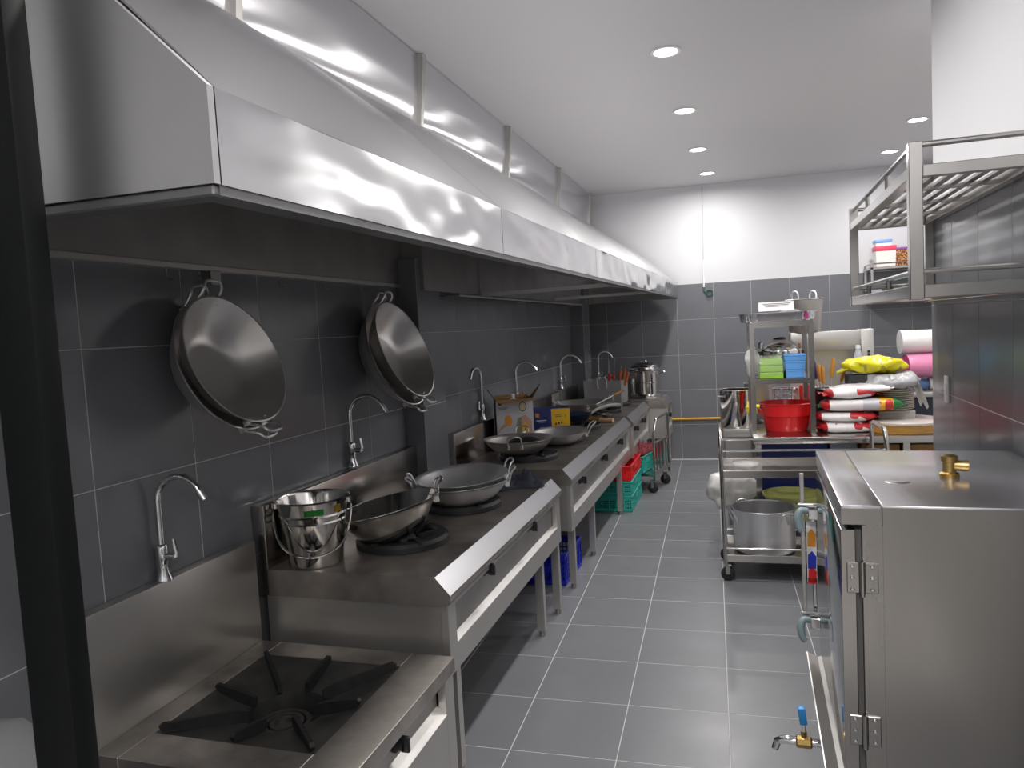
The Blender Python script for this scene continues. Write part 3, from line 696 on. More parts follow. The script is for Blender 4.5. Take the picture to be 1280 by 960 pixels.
MB().lathe([(.182, .288), (.186, .296), (.165, .312), (.16, .33), (.15, .335), (.14, .352), (.13, .356), (.09, .38), (0, .388)], 40).build('lid', POLI, sp_)
MB().tube([(-.03, 0, .385), (-.02, 0, .41), (.02, 0, .41), (.03, 0, .385)], .006, 8).build('lid_handle', CHROME, sp_)
for a in (.15, PI + .15):
    hm = MB(); hm.M = Matrix.Rotation(a, 4, 'Z'); hm.tube([(.175, -.045, .24), (.225, -.04, .275), (.235, 0, .285), (.225, .04, .275), (.175, .045, .24)], .007, 8); hm.build('handle', CHROME, sp_)

# ================================================================== crates and platform trolley under the ranges
def crate(label, frame, loc, size, m, rotz=0, ribs=5, group=None, slats=3):
    sx, sy_, sz = size; t = thing('plastic_crate', label, 'crate', frame, loc, rotz, group)
    w_ = .004; b = MB()
    b.box((0, 0, 0), (sx, sy_, .006))
    for x in (0, sx - w_): b.box((x, 0, 0), (x + w_, sy_, .03)); b.box((x, 0, sz - .045), (x + w_, sy_, sz))
    for y in (0, sy_ - w_): b.box((0, y, 0), (sx, y + w_, .03)); b.box((0, y, sz - .045), (sx, y + w_, sz))
    b.box((-.008, -.008, sz - .012), (sx + .008, .004, sz), .002); b.box((-.008, sy_ - .004, sz - .012), (sx + .008, sy_ + .008, sz), .002)
    b.box((-.008, 0, sz - .012), (.004, sy_, sz), .002); b.box((sx - .004, 0, sz - .012), (sx + .008, sy_, sz), .002)
    b.build('basket', m, t)
    s = MB()
    nx, ny = ribs, ribs + 3
    for k in range(nx * 3 + 1):
        x = sx * k / (nx * 3); wd = .006 if k % 3 == 0 else .003
        for y in (0, sy_ - w_): s.box((x - wd, y - (.004 if k % 3 == 0 else 0), .02), (x + wd, y + w_, sz - .03))
    for k in range(ny * 3 + 1):
        y = sy_ * k / (ny * 3); wd = .006 if k % 3 == 0 else .003
        for x in (0, sx - w_): s.box((x, y - wd, .02), (x + w_ + (.004 if k % 3 == 0 else 0), y + wd, sz - .03))
    for q in range(1, slats + 1):
        z = .03 + (sz - .075) * q / (slats + 1)
        for x in (0, sx - w_): s.box((x, 0, z - .004), (x + w_, sy_, z + .004))
        for y in (0, sy_ - w_): s.box((0, y, z - .004), (sx, y + w_, z + .004))
    s.build('lattice', m, t)['kind'] = 'stuff'
    b = MB(); b.box((sx - .001, sy_ * .35, sz - .07), (sx + .006, sy_ * .65, sz - .02), .003); b.build('grip', m, t)
    return t
crate('blue plastic crate on the floor under the middle range', 'L', (.33, 4.43, 0), (.36, .40, .20), BLUEP, -.03)
crate('teal plastic crate at floor level under the red crate', 'L', (.52, 6.26, 0), (.32, .60, .14), TEAL)
crate('teal plastic crate stacked second, right below the red crate', 'L', (.52, 6.26, .142), (.32, .60, .12), TEAL)
crate('red plastic crate on top of the two teal crates', 'L', (.52, 6.26, .264), (.32, .60, .13), RED)
pt = thing('platform_trolley', 'stainless platform trolley with arched tube handle parked by the back corner range', 'trolley', 'L', (.955, 6.95, 0), -.19)
PL = .50
MB().box((-.62, 0, .16), (0, PL, .185), .003).build('deck', TUBE, pt)
hm = MB(); hm.tube([(0, .012, .12), (0, .012, .50), (0, .03, .58), (0, .10, .675), (0, .14, .69), (0, PL - .05, .70), (0, PL - .015, .68), (0, PL - .01, .62), (0, PL - .01, .12)], .0125, 10)
hm.build('handle_frame', TUBE, pt)
MB().tube([(0, .012, .47), (0, PL - .01, .47)], .011, 10).build('cross_rail', TUBE, pt); MB().tube([(0, .012, .20), (0, PL - .01, .20)], .012, square=True).build('cross_rail', TUBE, pt)
for k in range(1, 5): MB().box((-.006, PL * k / 5 - .012, .2), (.006, PL * k / 5 + .012, .47)).build('upright_slat', TUBE, pt)
def caster(parent, x, y, r=.045, z=None):
    c = MB(); c.M = Matrix.Translation((x, y, r)) @ Matrix.Rotation(PI / 2, 4, 'X'); c.lathe([(0, -.013), (r * .8, -.013), (r, -.008), (r, .008), (r * .8, .013), (0, .013)], 20)
    o = c.build('wheel', RUBBER, parent)
    f = MB(); f.box((x - .012, y - .02, r), (x + .012, y - .015, r * 2.3)); f.box((x - .012, y + .015, r), (x + .012, y + .02, r * 2.3)); f.box((x - .022, y - .022, r * 2.2), (x + .022, y + .022, r * 2.45), .002)
    f.build('wheel_fork', DULL, o)
for x in (-.03, -.58):
    for y in (.04, PL - .05): caster(pt, x, y, .05)
crate('teal plastic bin standing on the platform trolley deck', 'L', (.955 - .50, 6.97 + .06, .187), (.40, .30, .16), TEAL, -.19, 3)
cloth('folded dark red sacks lying behind the trolley handle slats', (.83, 7.20, .352), (.12, .30, .10), 9, -.19, m=mat('dark_red_cloth', (.16, .02, .025), .8), name='folded_sack', cat='sack')

# ================================================================== back wall fittings
PIPEY = mat('yellow_gas_paint', (.62, .33, .03), .4)
gp = thing('gas_pipe', 'yellow gas pipe running low along the back wall tiles', 'pipe', 'W', (0, YB - .035, .468))
MB().tube([(-1.2, 0, 0), (.06, 0, 0)], .014, 12).build('pipe', PIPEY, gp); MB().tube([(.06, 0, 0), (.085, 0, 0)], .018, 10).build('end_cap', BRASS, gp)
for x in (-.9, -.25): MB().tube([(x, .03, 0), (x, 0, 0), (x + .001, -.018, 0)], .006, 6).build('clip', DULL, gp)
cbx = thing('hanging_cable', 'thin cable hanging from the ceiling down the white back wall to a green coil', 'cable', 'W', (-.07, YB - .012, 0))
MB().tube([(0, 0, CEIL - .002), (.0, .0, 2.6), (-.012, .0, 2.2)], .004, 6).build('cable', mat('grey_cable', (.45, .45, .46), .5), cbx)
MB().tube([(-.012, .0, 2.26), (-.014, 0, 1.955)], .010, 8).build('white_sleeve', WHITE, cbx)
gm = MB(); GRN = mat('green_cable', (.01, .10, .07), .5)
for k in range(4): gm.tube([(.045 + (.03 + .004 * (k % 2)) * math.cos(t) , -.006 * k, 1.885 + .034 * math.sin(t)) for t in [2 * PI * q / 16 for q in range(16)]], .005, 6, closed=True)
gm.tube([(-.014, 0, 1.955), (-.02, -.004, 1.92), (.012, -.006, 1.885)], .008, 6); gm.build('green_coil', GRN, cbx)

# ================================================================== right: steamer cabinet (frame R)
sc_ = thing('steamer_cabinet', 'big stainless steamer cabinet with hinged door in the right foreground', 'steamer', 'R', (0, 0, 0))
PA, PB, QA, QB, ZT = -.63, -.03, -1.412, -.60, 1.10
MB().box((-.583, QA, .14), (PB, QB, 1.05), .002).build('body', CAB, sc_)
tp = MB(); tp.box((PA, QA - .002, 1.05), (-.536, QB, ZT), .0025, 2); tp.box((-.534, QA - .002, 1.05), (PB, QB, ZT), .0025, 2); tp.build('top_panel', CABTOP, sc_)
MB().box((PA, QA - .003, 1.05), (-.536, QA + .001, 1.092)).build('front_trim', CAB, sc_)
MB().box((-.534, QA - .003, .14), (PB, QA + .001, 1.095)).build('side_sheet', CAB, sc_)
MB().box((-.572, QA - .001, .14), (-.536, QA + .004, 1.05)).build('door_jamb', CAB, sc_)
dr = MB().box((-.632, QA, .37), (-.598, QB - .01, 1.035), .003, 2).build('door', mat('door_mirror_steel', (.62, .64, .65), .09, 1, var=.05, vscale=4), sc_)
MB().box((-.6325, QA - .0025, .3695), (-.5985, QA + .001, 1.0355), .001).build('door_edge', CAB, sc_)
MB().box((-.597, QA + .003, .37), (-.584, QB - .02, 1.035)).build('door_seal', mat('grey_seal', (.10, .098, .095), .6), sc_)
for z in (.91, .505):
    hg = MB(); hg.tube([(-.584, QA - .008, z - .045), (-.584, QA - .008, z + .045)], .0065, 10)
    h0 = hg.build('hinge', CAB, sc_)
    MB().box((-.620, QA - .006, z - .038), (-.59, QA, z + .042), .002).build('hinge_leaf', CAB, h0); MB().box((-.578, QA - .006, z - .038), (-.546, QA, z + .042), .002).build('hinge_leaf', CAB, h0)
    for x in (-.607, -.560):
        for dz in (-.028, .002, .032):
            rv = MB(); rv.M = Matrix.Translation((x, QA - .006, z + dz)) @ Matrix.Rotation(PI / 2, 4, 'X'); rv.lathe([(0, .004), (.004, .003), (.0055, 0)], 10)
            rv.build('screw', CHROME, h0)
# latches with grey rubber grips and the locking bar between them
LATG = mat('blue_grey_rubber', (.20, .27, .29), .45)
for z in (.925, .535):
    l = MB(); l.box((-.69, QB - .10, z - .01), (-.61, QB - .085, z + .002), .002); l.box((-.668, QB - .115, z - .05), (-.634, QB - .07, z - .012), .003)
    l.tube([(-.70, QB - .108, z + .004), (-.60, QB - .108, z + .004)], .005, 8); l0 = l.build('latch', CHROME, sc_)
    for s in (-1, 1):
        g = MB(); cxx = -.651; g.tube([(cxx + s * .018, QB - .12, z - .016), (cxx + s * .04, QB - .125, z - .014), (cxx + s * .05, QB - .13, z - .035), (cxx + s * .046, QB - .135, z - .07), (cxx + s * .036, QB - .138, z - .085)], [.010, .012, .0135, .013, .010], 12)
        g.build('latch_grip', LATG, l0)
MB().box((-.690, QB - .075, .49), (-.676, QB - .055, 1.03), .002).build('locking_bar', STEEL, sc_)
MB().box((-.655, QB - .075, .53), (-.642, QB - .045, .92), .002).build('locking_bar', CHROME, sc_)
st = MB(); st.box((-.672, QB - .0775, .64), (-.640, QB - .0755, .86)); s0 = st.build('sticker', WHITE, sc_, smooth=0)
for k, (z0, c) in enumerate([(.80, ORNG), (.72, mat('blue_print', (.02, .04, .5), .4)), (.665, RED)]):
    ink(s0, c, [(-.670, z0 - .03), (-.643, z0 - .03), (-.641, z0 + .015), (-.655, z0 + .035), (-.669, z0 + .02)], QB - .0782)
ink(s0, INK, [(-.671, .641), (-.641, .641), (-.641, .657), (-.671, .657)], QB - .0782)
# drip gutter along the bottom of the door
gt = MB(); gt.prism([(-.678, .352), (-.674, .353), (-.640, .335), (-.600, .350), (-.600, .344), (-.640, .328), (-.676, .344)], 1, QA, QB); gt.build('drip_gutter', STEEL, sc_)
MB().box((-.60, QA, .14), (-.582, QB, .35)).build('lower_front', CAB, sc_)
for x in (-.55, -.08):
    for y in (QA + .06, QB - .06): MB().tube([(x, y, 0), (x, y, .14)], .02, 10).build('leg', DULL, sc_)
# drain tap
dt = MB(); q = -1.105; z = .285
dt.tube([(-.60, q, z), (-.655, q, z), (-.668, q, z)], [.016, .016, .013], 12); d0 = dt.build('drain_tap', BRASS, sc_)
MB().tube([(-.668, q, z), (-.70, q, z)], .012, 12).build('nipple', CHROME, d0)
vb = MB(); vb.tube([(-.695, q, z), (-.700, q, z), (-.738, q, z), (-.742, q, z)], [.014, .019, .019, .014], 8); vb.tube([(-.718, q, z), (-.718, q, z + .035)], .009, 8); vb.build('valve_body', BRASS, d0)
MB().tube([(-.742, q, z), (-.775, q, z + .002), (-.795, q, z - .006), (-.803, q, z - .03)], [.013, .013, .012, .011], 12).build('outlet', CHROME, d0)
lv = MB(); lv.box((-.723, q - .01, z + .034), (-.713, q + .01, z + .06), .002); lv.build('lever', CHROME, d0)
lv = MB(); lv.M = Matrix.Translation((-.718, q, z + .058)) @ Matrix.Rotation(-.12, 4, 'Y'); lv.box((-.011, -.012, 0), (.011, .012, .052), .003, 2); lv.build('lever_grip', mat('blue_grip', (.02, .22, .52), .4), d0)
# relief valve and plug on top
rvx, rvq = -.305, -1.05
v0 = MB().lathe([(0, 0), (.026, 0), (.026, .012), (.018, .016), (.018, .045), (.022, .047), (.022, .062), (.012, .066), (0, .067)], 16).build('relief_valve', BRASS, sc_, loc=(rvx, rvq, ZT))
MB().tube([(0, 0, .035), (.04, -.01, .035), (.045, -.01, .035)], [.013, .016, .016], 12).build('side_port', BRASS, v0)
MB().lathe([(0, .001), (.030, .001), (.032, 0)], 24).build('cover_plate', CABTOP, sc_, loc=(-.45, -1.12, ZT))
# wall switch plate
swp = thing('wall_plate', 'small white switch plate on the right tiled wall above the cabinet', 'switch plate', 'R', (-.012, .30, 1.222))
MB().box((-.008, -.033, -.06), (0, .033, .06), .002, 2).build('plate', WHITE, swp); MB().box((-.0095, -.012, -.025), (-.008, .012, .025)).build('rocker', mat('ivory', (.7, .7, .68), .3), swp)

# ================================================================== wall shelf above it (frame R)
def shelf_unit(label, frame, loc, rotz, pa, pb, qa, qb, zl, zu, ztop, post=.019, wallside=1):
    """tube shelf: slatted upper deck, solid lower deck, guard rails"""
    t = thing('wall_shelf', label, 'shelf', frame, loc, rotz)
    for (p, q) in ((pa + post, qa + post), (pa + post, qb - post), (pb - post, qa + post), (pb - post, qb - post)):
        MB().box((p - post, q - post, zl - .01), (p + post, q + post, ztop if p < (pa + pb) / 2 else zu + .01), .002).build('post', TUBE, t)
    for z0, z1, nm in ((zu - .035, zu, 'upper_beam'), (zl - .005, zl + .035, 'lower_beam')):
        for a, b in (((pa + .002, qa + 2 * post), (pa + 2 * post - .002, qb - 2 * post)), ((pb - 2 * post + .002, qa + 2 * post), (pb - .002, qb - 2 * post)), ((pa + 2 * post, qa + .002), (pb - 2 * post, qa + 2 * post - .002)), ((pa + 2 * post, qb - 2 * post + .002), (pb - 2 * post, qb - .002))):
            MB().box((a[0], a[1], z0), (b[0], b[1], z1), .002).build(nm, TUBE, t)
    k = 6
    for i in range(k):
        x = pa + 2 * post + (pb - pa - 4 * post) * (i + .5) / k
        MB().box((x - .012, qa + post, zu - .012), (x + .012, qb - post, zu - .002), .001).build('slat', TUBE, t)
    for i in (1, 2, 3):
        y = qa + (qb - qa) * i / 4; MB().box((pa + post, y - .012, zu - .026), (pb - post, y + .012, zu - .013)).build('cross_bar', TUBE, t)
    MB().box((pa + post, qa + post, zl + .0), (pb - post, qb - post, zl + .004)).build('lower_deck', TUBE, t)
    for z in (ztop - .008, zl + .075):
        for a, b in (((pa + post, qa + post), (pa + post, qb - post)), ((pa + post, qa + post), (pb - post, qa + post)), ((pa + post, qb - post), (pb - post, qb - post))):
            MB().tube([(a[0], a[1], z), (b[0], b[1], z)], .009, 10).build('guard_rail', TUBE, t)
    for z0, z1 in ((zu, ztop - .008), (zl + .035, zl + .075)):
        for i in (1, 2):
            y = qa + (qb - qa) * i / 3; MB().tube([(pa + post, y, z0), (pa + post, y, z1)], .009, 8).build('rail_support', TUBE, t)
        x = (pa + pb) / 2; MB().tube([(x, qb - post, z0), (x, qb - post, z1)], .010, 8).build('rail_support', TUBE, t)
    return t
shelf_unit('large stainless tube wall shelf with slatted top on the right tiled wall', 'R', (0, 0, 0), 0, -.375, -.014, -.92, .555, 1.625, 2.015, 2.085)
shelf_unit('smaller wall shelf on the far wall holding tubs, seen through the large shelf', 'W', (1.58, YB - .014, 0), PI / 2, -.36, -.0, -.72, .0, 1.66, 2.04, 2.09) if False else None
fs = thing('wall_shelf', 'smaller steel wall shelf on the back wall carrying plastic tubs', 'shelf', 'W', (1.57, 8.34, 0))
for z in (1.655, 2.005): MB().box((0, 0, z), (.70, .365, z + .025), .003).build('deck', TUBE, fs)
for x in (.012, .688):
    for y in (.012, .353): MB().box((x - .012, y - .012, 1.655), (x + .012, y + .012, 2.06), .001).build('post', TUBE, fs)
for z in (1.76, 2.065): MB().tube([(.012, .353, z), (.012, .012, z), (.688, .012, z), (.688, .353, z)], .008, 8).build('guard_rail', TUBE, fs)
def tub(label, x, y, z, sx, sy_, h, m, lm, frame='W', nm='storage_tub', lidh=.03, r=.01):
    t = thing(nm, label, 'tub', frame, (x, y, z))
    MB().prism([(-sx / 2 * .92, 0), (sx / 2 * .92, 0), (sx / 2, h), (-sx / 2, h)], 1, -sy_ / 2, sy_ / 2).build('tub_body', m, t)
    MB().box((-sx / 2 - .006, -sy_ / 2 - .006, h), (sx / 2 + .006, sy_ / 2 + .006, h + lidh), .006, 2).build('tub_lid', lm, t)
    return t
CREAM = mat('cream_tub', (.72, .68, .64), .35); PINKR = mat('raspberry_lid', (.62, .06, .12), .3); LBLUE = mat('light_blue_lid', (.16, .32, .68), .3); PURL = mat('purple_lid', (.25, .08, .32), .3)
tub('lower cream tub with raspberry lid on the far wall shelf', 1.73, 8.5, 2.03, .19, .16, .165, CREAM, PINKR, lidh=.05)
tub('upper white tub with light blue lid stacked on the far wall shelf', 1.715, 8.5, 2.246, .15, .13, .03, WHITE, LBLUE, lidh=.035)
tub('square jar of amber pieces with purple lid on the far wall shelf', 1.90, 8.5, 2.03, .18, .15, .165, bands('amber_pieces', [(0, '6a3524'), (.5, '5a2a1c')], blotch='b88a50', bscale=55, bthr=.52), PURL, lidh=.025)
bt = thing('plastic_bottle', 'white plastic bottle with blue cap at the right of the far wall shelf', 'bottle', 'W', (2.12, 8.45, 2.03))
MB().lathe([(0, 0), (.05, 0), (.052, .01), (.052, .17), (.03, .21), (.02, .22), (0, .22)], 20).build('bottle_body', WHITE, bt); MB().lathe([(.024, .215), (.026, .27), (0, .275)], 16).build('cap', LBLUE, bt)
for k, (x, c, lb, s) in enumerate([(1.64, LILAC, 'grey blue packet on the lower deck of the far wall shelf', .12), (1.79, mat('leaf_green_print', (.25, .45, .06), .4), 'green and white packet left on the lower deck of the far wall shelf', .14), (1.95, mat('lime_print', (.36, .5, .10), .4), 'lime green packet right on the lower deck of the far wall shelf', .13)]):
    p = thing('food_packet', lb, 'packet', 'W', (x, 8.45, 1.682)); MB().pillow((s, .08, .13), e=.4, crump=.006, seed=k).build('pouch', c, p, smooth=60)
    MB().box((-s * .28, -.045, .03), (s * .18, -.04, .085), .002).build('print', WHITE, p)
cu = thing('plastic_cup', 'teal plastic cup on the lower deck of the far wall shelf', 'cup', 'W', (2.12, 8.42, 1.682))
MB().lathe([(0, 0), (.045, 0), (.055, .13), (.052, .13), (.042, .005), (0, .005)], 24).build('cup_body', TEAL, cu); MB().lathe([(.055, .126), (.058, .128), (.055, .133)], 24, close=True).build('rim', TEAL, cu)

# ================================================================== service trolley with the big pot
TX0, TX1, TY0, TY1 = .02, .93, 4.58, 5.02
stt = thing('service_trolley', 'two tier stainless service trolley on casters in front of the worktable', 'trolley', 'W', (0, 0, 0))
for x, s in ((TX0, -1), (TX1, 1)):
    m = MB()
    m.tube([(x + .012, TY0 + .012, .10), (x + .004, TY0 + .012, .6), (x, TY0 + .012, .82), (x, TY0 + .04, .885), (x, TY0 + .09, .91), (x, TY1 - .09, .91), (x, TY1 - .04, .885), (x, TY1 - .012, .82), (x + .004, TY1 - .012, .6), (x + .012, TY1 - .012, .10)], .0135, 12)
    m.build('end_frame', TUBE, stt)
for z in (.12, .635):
    d = MB(); d.box((TX0 + .01, TY0 + .005, z + .012), (TX1 - .01, TY1 - .005, z + .016))
    d.box((TX0 + .01, TY0, z), (TX1 - .01, TY0 + .012, z + .045), .002); d.box((TX0 + .01, TY1 - .012, z), (TX1 - .01, TY1, z + .045), .002)
    d.build('shelf', TUBE, stt)
for z in (.205, .80):
    for y in (TY0 + .006, TY1 - .006): MB().tube([(TX0 + .005, y, z), (TX1 - .005, y, z)], .0065, 8).build('guard_rail', CHROME, stt)
for x in (TX0 + .02, TX1 - .02):
    for y in (TY0 + .025, TY1 - .025): caster(stt, x, y, .042)
pot = thing('stock_pot', 'large matte aluminium stock pot on the bottom shelf of the service trolley', 'pot', 'W', (.268, 4.815, .137))
R_ = .185
MB().lathe([(0, 0), (R_ - .025, 0), (R_ - .006, .008), (R_, .028), (R_, .262), (R_ + .004, .268), (R_ + .001, .272), (R_ - .004, .266), (R_ - .005, .03), (R_ - .02, .01), (0, .008)], 56).build('pot_body', ALUM, pot)
for a in (-.95, .35, -.95 + PI, .35 + PI):
    hm = MB(); hm.M = Matrix.Rotation(a, 4, 'Z'); hm.tube([(R_, -.04, .19), (R_ + .012, -.04, .225), (R_ + .032, -.036, .262), (R_ + .036, 0, .272), (R_ + .032, .036, .262), (R_ + .012, .04, .225), (R_, .04, .19)], .006, 8); hm.build('handle', ALUM, pot)
yt = thing('plastic_basin', 'pale yellow green basin behind the stock pot under the trolley', 'basin', 'W', (.475, 5.225, .247)); yt.scale = (.86, .86, 1.1)
MB().lathe([(0, 0), (.16, 0), (.21, .13), (.22, .135), (.205, .137), (.155, .008), (0, .008)], 40).build('basin_body', mat('pale_yellow_green', (.5, .52, .18), .4), yt); MB().lathe([(.208, .128), (.224, .130), (.222, .142), (.208, .140)], 40, close=True).build('rim', mat('pale_yellow_green', (.5, .52, .18), .4), yt)
pb_ = thing('plastic_bag', 'crumpled clear white plastic bag hanging out left of the trolley', 'bag', 'W', (.085, 5.38, .27))
MB().pillow((.34, .26, .26), e=.7, crump=.05, seed=5, freq=8).build('bag_body', CLOUDY, pb_, smooth=60); MB().pillow((.24, .18, .16), e=.6, crump=.03, seed=8).build('contents', mat('pale_contents', (.5, .49, .46), .6), pb_, loc=(.02, 0, .01))
cl = thing('plastic_wrap', 'small scrap of clear plastic wrap on the upper trolley shelf', 'wrap', 'W', (.17, 4.86, .652))
MB().pillow((.14, .10, .03), e=.6, crump=.018, seed=2, freq=20).build('crumpled_film', FILM, cl, smooth=60)

# ================================================================== worktable, its shelf rack and the goods on it
WX0, WX1, WY0, WY1, WZ = .235, 1.75, 5.13, 5.80, .792
wt = thing('worktable', 'stainless steel worktable with red basin and flour bags behind the trolley', 'table', 'W', (0, 0, 0))
MB().box((WX0, WY0, WZ - .045), (WX1, WY1, WZ), .003, 2).build('tabletop', TUBE, wt)
for x in (WX0 + .03, 1.16, WX1 - .03):
    for y in (WY0 + .04, WY1 - .04): MB().tube([(x, y, .0), (x, y, WZ - .045)], .019, square=True).build('leg', TUBE, wt)
MB().box((WX0 + .02, WY0 + .03, .22), (WX1 - .02, WY1 - .02, .245)).build('undershelf', TUBE, wt)
for x0, x1, c, lb, h_ in ((.28, .73, NAVY, 'large navy blue carton on the table undershelf', .48), (.75, .92, mat('pale_blue_carton', (.33, .38, .48), .6), 'pale blue and white carton between navy and brown cartons under the table', .45)):
    t = thing('carton', lb, 'carton', 'W', ((x0 + x1) / 2, 5.60, .247)); w_ = x1 - x0
    MB().box((-w_ / 2, -.16, 0), (w_ / 2, .16, h_), .002).build('carton_body', c, t); MB().box((-w_ / 2 - .0005, -.02, h_ - .0005), (w_ / 2 + .0005, .02, h_ + .001)).build('tape', WHITE, t)
for k, (x0, x1) in enumerate(((.945, 1.14), (1.19, 1.48))):
    t = thing('carton', ('narrow brown carton left of the table leg under the cutting board', 'wide brown carton right of the table leg under the cutting board')[k], 'carton', 'W', ((x0 + x1) / 2, 5.44, .247)); w_ = x1 - x0
    MB().box((-w_ / 2, -.19, 0), (w_ / 2, .2, .47), .002).build('carton_body', CARD, t); MB().box((-w_ / 2 - .0005, -.02, .4695), (w_ / 2 + .0005, .02, .471)).build('tape', mat('tape_brown', 'b08a58', .3), t)
rk = thing('shelf_rack', 'narrow two level stainless shelf rack standing on the worktable', 'rack', 'W', (0, 0, 0))
RX0, RX1, RY0, RY1 = .236, .642, 5.29, 5.69
for x in (RX0 + .015, RX1 - .015):
    for y in (RY0 + .015, RY1 - .015): MB().tube([(x, y, WZ), (x, y, 1.54)], .0155, square=True).build('post', TUBE, rk)
MB().box((RX0, RY0, 1.515), (RX1, RY1, 1.553), .002).build('top_shelf', TUBE, rk)
MB().box((RX0 + .004, RY0 + .004, 1.13), (RX1 - .004, RY1 - .004, 1.165), .002).build('middle_shelf', TUBE, rk)
tr = thing('tray', 'shallow fluted steel tray on top of the shelf rack', 'tray', 'W', (.425, 5.49, 1.553))
m = MB(); G = []
def rrect(k, n, a, b):
    t = 2 * PI * k / n; c, d = math.cos(t), math.sin(t); e = .28
    return a * math.copysign(abs(c) ** e, c), b * math.copysign(abs(d) ** e, d)
for q, z, fl_ in ((.92, 0, 0), (.935, .006, .012), (.97, .046, .012), (.985, .054, 0), (1.04, .057, 0), (1.04, .060, 0), (.975, .058, 0), (.90, .004, 0)):
    G.append([m.v((x * (q + fl_ * (k % 4 < 2)), y * (q + fl_ * (k % 4 < 2)), z)) for k in range(144) for x, y in [rrect(k, 144, .245, .21)]])
for a, b in zip(G, G[1:]):
    for k in range(144): m.face([a[k], a[(k + 1) % 144], b[(k + 1) % 144], b[k]])
m.face(G[0][::-1]); m.face(G[-1]); m.build('tray_body', CABTOP, tr)
MB().pillow((.12, .1, .03), e=.6, crump=.015, seed=12, freq=20).build('film_scrap', FILM, tr, loc=(.08, -.1, .045), smooth=60)
MB().box((.165, -.2135, .008), (.185, -.2115, .05)).build('sticker', mat('magenta_print', (.35, .02, .14), .4), tr, smooth=0)
nc = thing('note_card', 'white printed card propped upright in the steel tray', 'card', 'W', (.425, 5.47, 1.625), -.08)
MB().box((-.115, 0, 0), (.115, .004, .062)).build('card_sheet', WHITE, nc)
for k, z in enumerate((.047, .038, .028)): ink(nc, INK, [(-.09 + .01 * k, z), (.095 - .012 * k, z), (.095 - .012 * k, z + .0035), (-.09 + .01 * k, z + .0035)])
# middle shelf: pressure cooker, green and blue plastic boxes
pc = thing('pressure_cooker', 'shiny pressure cooker with black knob at the back of the middle rack shelf', 'pressure cooker', 'W', (.45, 5.55, 1.166))
MB().lathe([(0, 0), (.115, 0), (.122, .01), (.122, .155), (.127, .16), (.127, .175), (.122, .18)], 40).build('cooker_body', POLI, pc)
MB().lathe([(.127, .176), (.124, .188), (.10, .215), (.05, .232), (0, .236)], 40).build('lid', CHROME, pc)
MB().lathe([(0, .275), (.02, .275), (.042, .268), (.042, .258), (.012, .254), (.01, .23), (0, .23)], 20).build('knob', BLACK, pc)
b = MB(); b.tube([(-.115, 0, .19), (-.07, 0, .238), (0, 0, .25), (.07, 0, .238), (.115, 0, .19)], .012, square=True); b.build('lock_bar', DULL, pc)
b = MB(); b.box((-.185, -.018, .15), (-.12, .018, .178), .004); b.box((.12, -.018, .15), (.16, .018, .178), .004); b.build('handle', BLACK, pc)
MB().lathe([(0, .22), (.016, .22), (.016, .262), (.01, .268), (0, .268)], 14).build('weight_valve', CHROME, pc, loc=(-.13, -.03, -.02))
GRNB = mat('lime_green_card', (.26, .52, .02), .45)
pg = thing('packed_napkins', 'lime green packs wrapped in clear plastic on the left of the rack shelf', 'pack', 'W', (.372, 5.39, 1.166))
for k in range(3): MB().box((-.075 + .002 * k, -.06, .045 * k), (.078 - .002 * k, .06, .045 * k + .042), .004).build('green_pack', GRNB, pg)
MB().pillow((.22, .16, .155), e=.45, crump=.012, seed=6, freq=14).build('film_bag', FILM, pg, loc=(-.02, 0, .0), smooth=60)
gw = thing('plastic_bag', 'grey white plastic bag at the left post of the rack shelf', 'bag', 'W', (.262, 5.47, 1.166))
MB().pillow((.10, .16, .19), e=.6, crump=.02, seed=16, freq=14).build('bag_body', CLOUDY, gw, smooth=60); MB().tube([(-.005, 0, .18), (.0, 0, .20), (.012, .005, .215)], [.012, .008, .014], 8).build('knot', CLOUDY, gw)
BLUB = mat('sky_blue_card', (.10, .30, .66), .5)
for k, (z, h_, sx) in enumerate(((0, .055, .118), (.0555, .058, .128), (.114, .044, .136))):
    t = thing('napkin_pack', ('lowest', 'middle', 'topmost')[k] + ' sky blue pack of the stack on the rack shelf', 'pack', 'W', (.528, 5.40, 1.166 + z), 0)
    MB().box((-sx / 2, -.055, 0), (sx / 2, .055, h_), .003).build('wrapped_stack', BLUB, t); MB().box((-sx / 2 - .002, -.057, h_ - .012), (sx / 2 + .002, .057, h_ - .003), .002).build('fold', BLUB, t)
jg = thing('strainer', 'small wire strainer with wood handle behind the blue packs', 'strainer', 'W', (.605, 5.52, 1.166))
MB().tube([(0, 0, .0), (-.02, .0, .12), (-.025, 0, .19)], .006, 8).build('shaft', STEEL, jg); MB().tube([(-.025, 0, .19), (-.03, 0, .225)], .009, 8).build('grip', WOOD, jg)
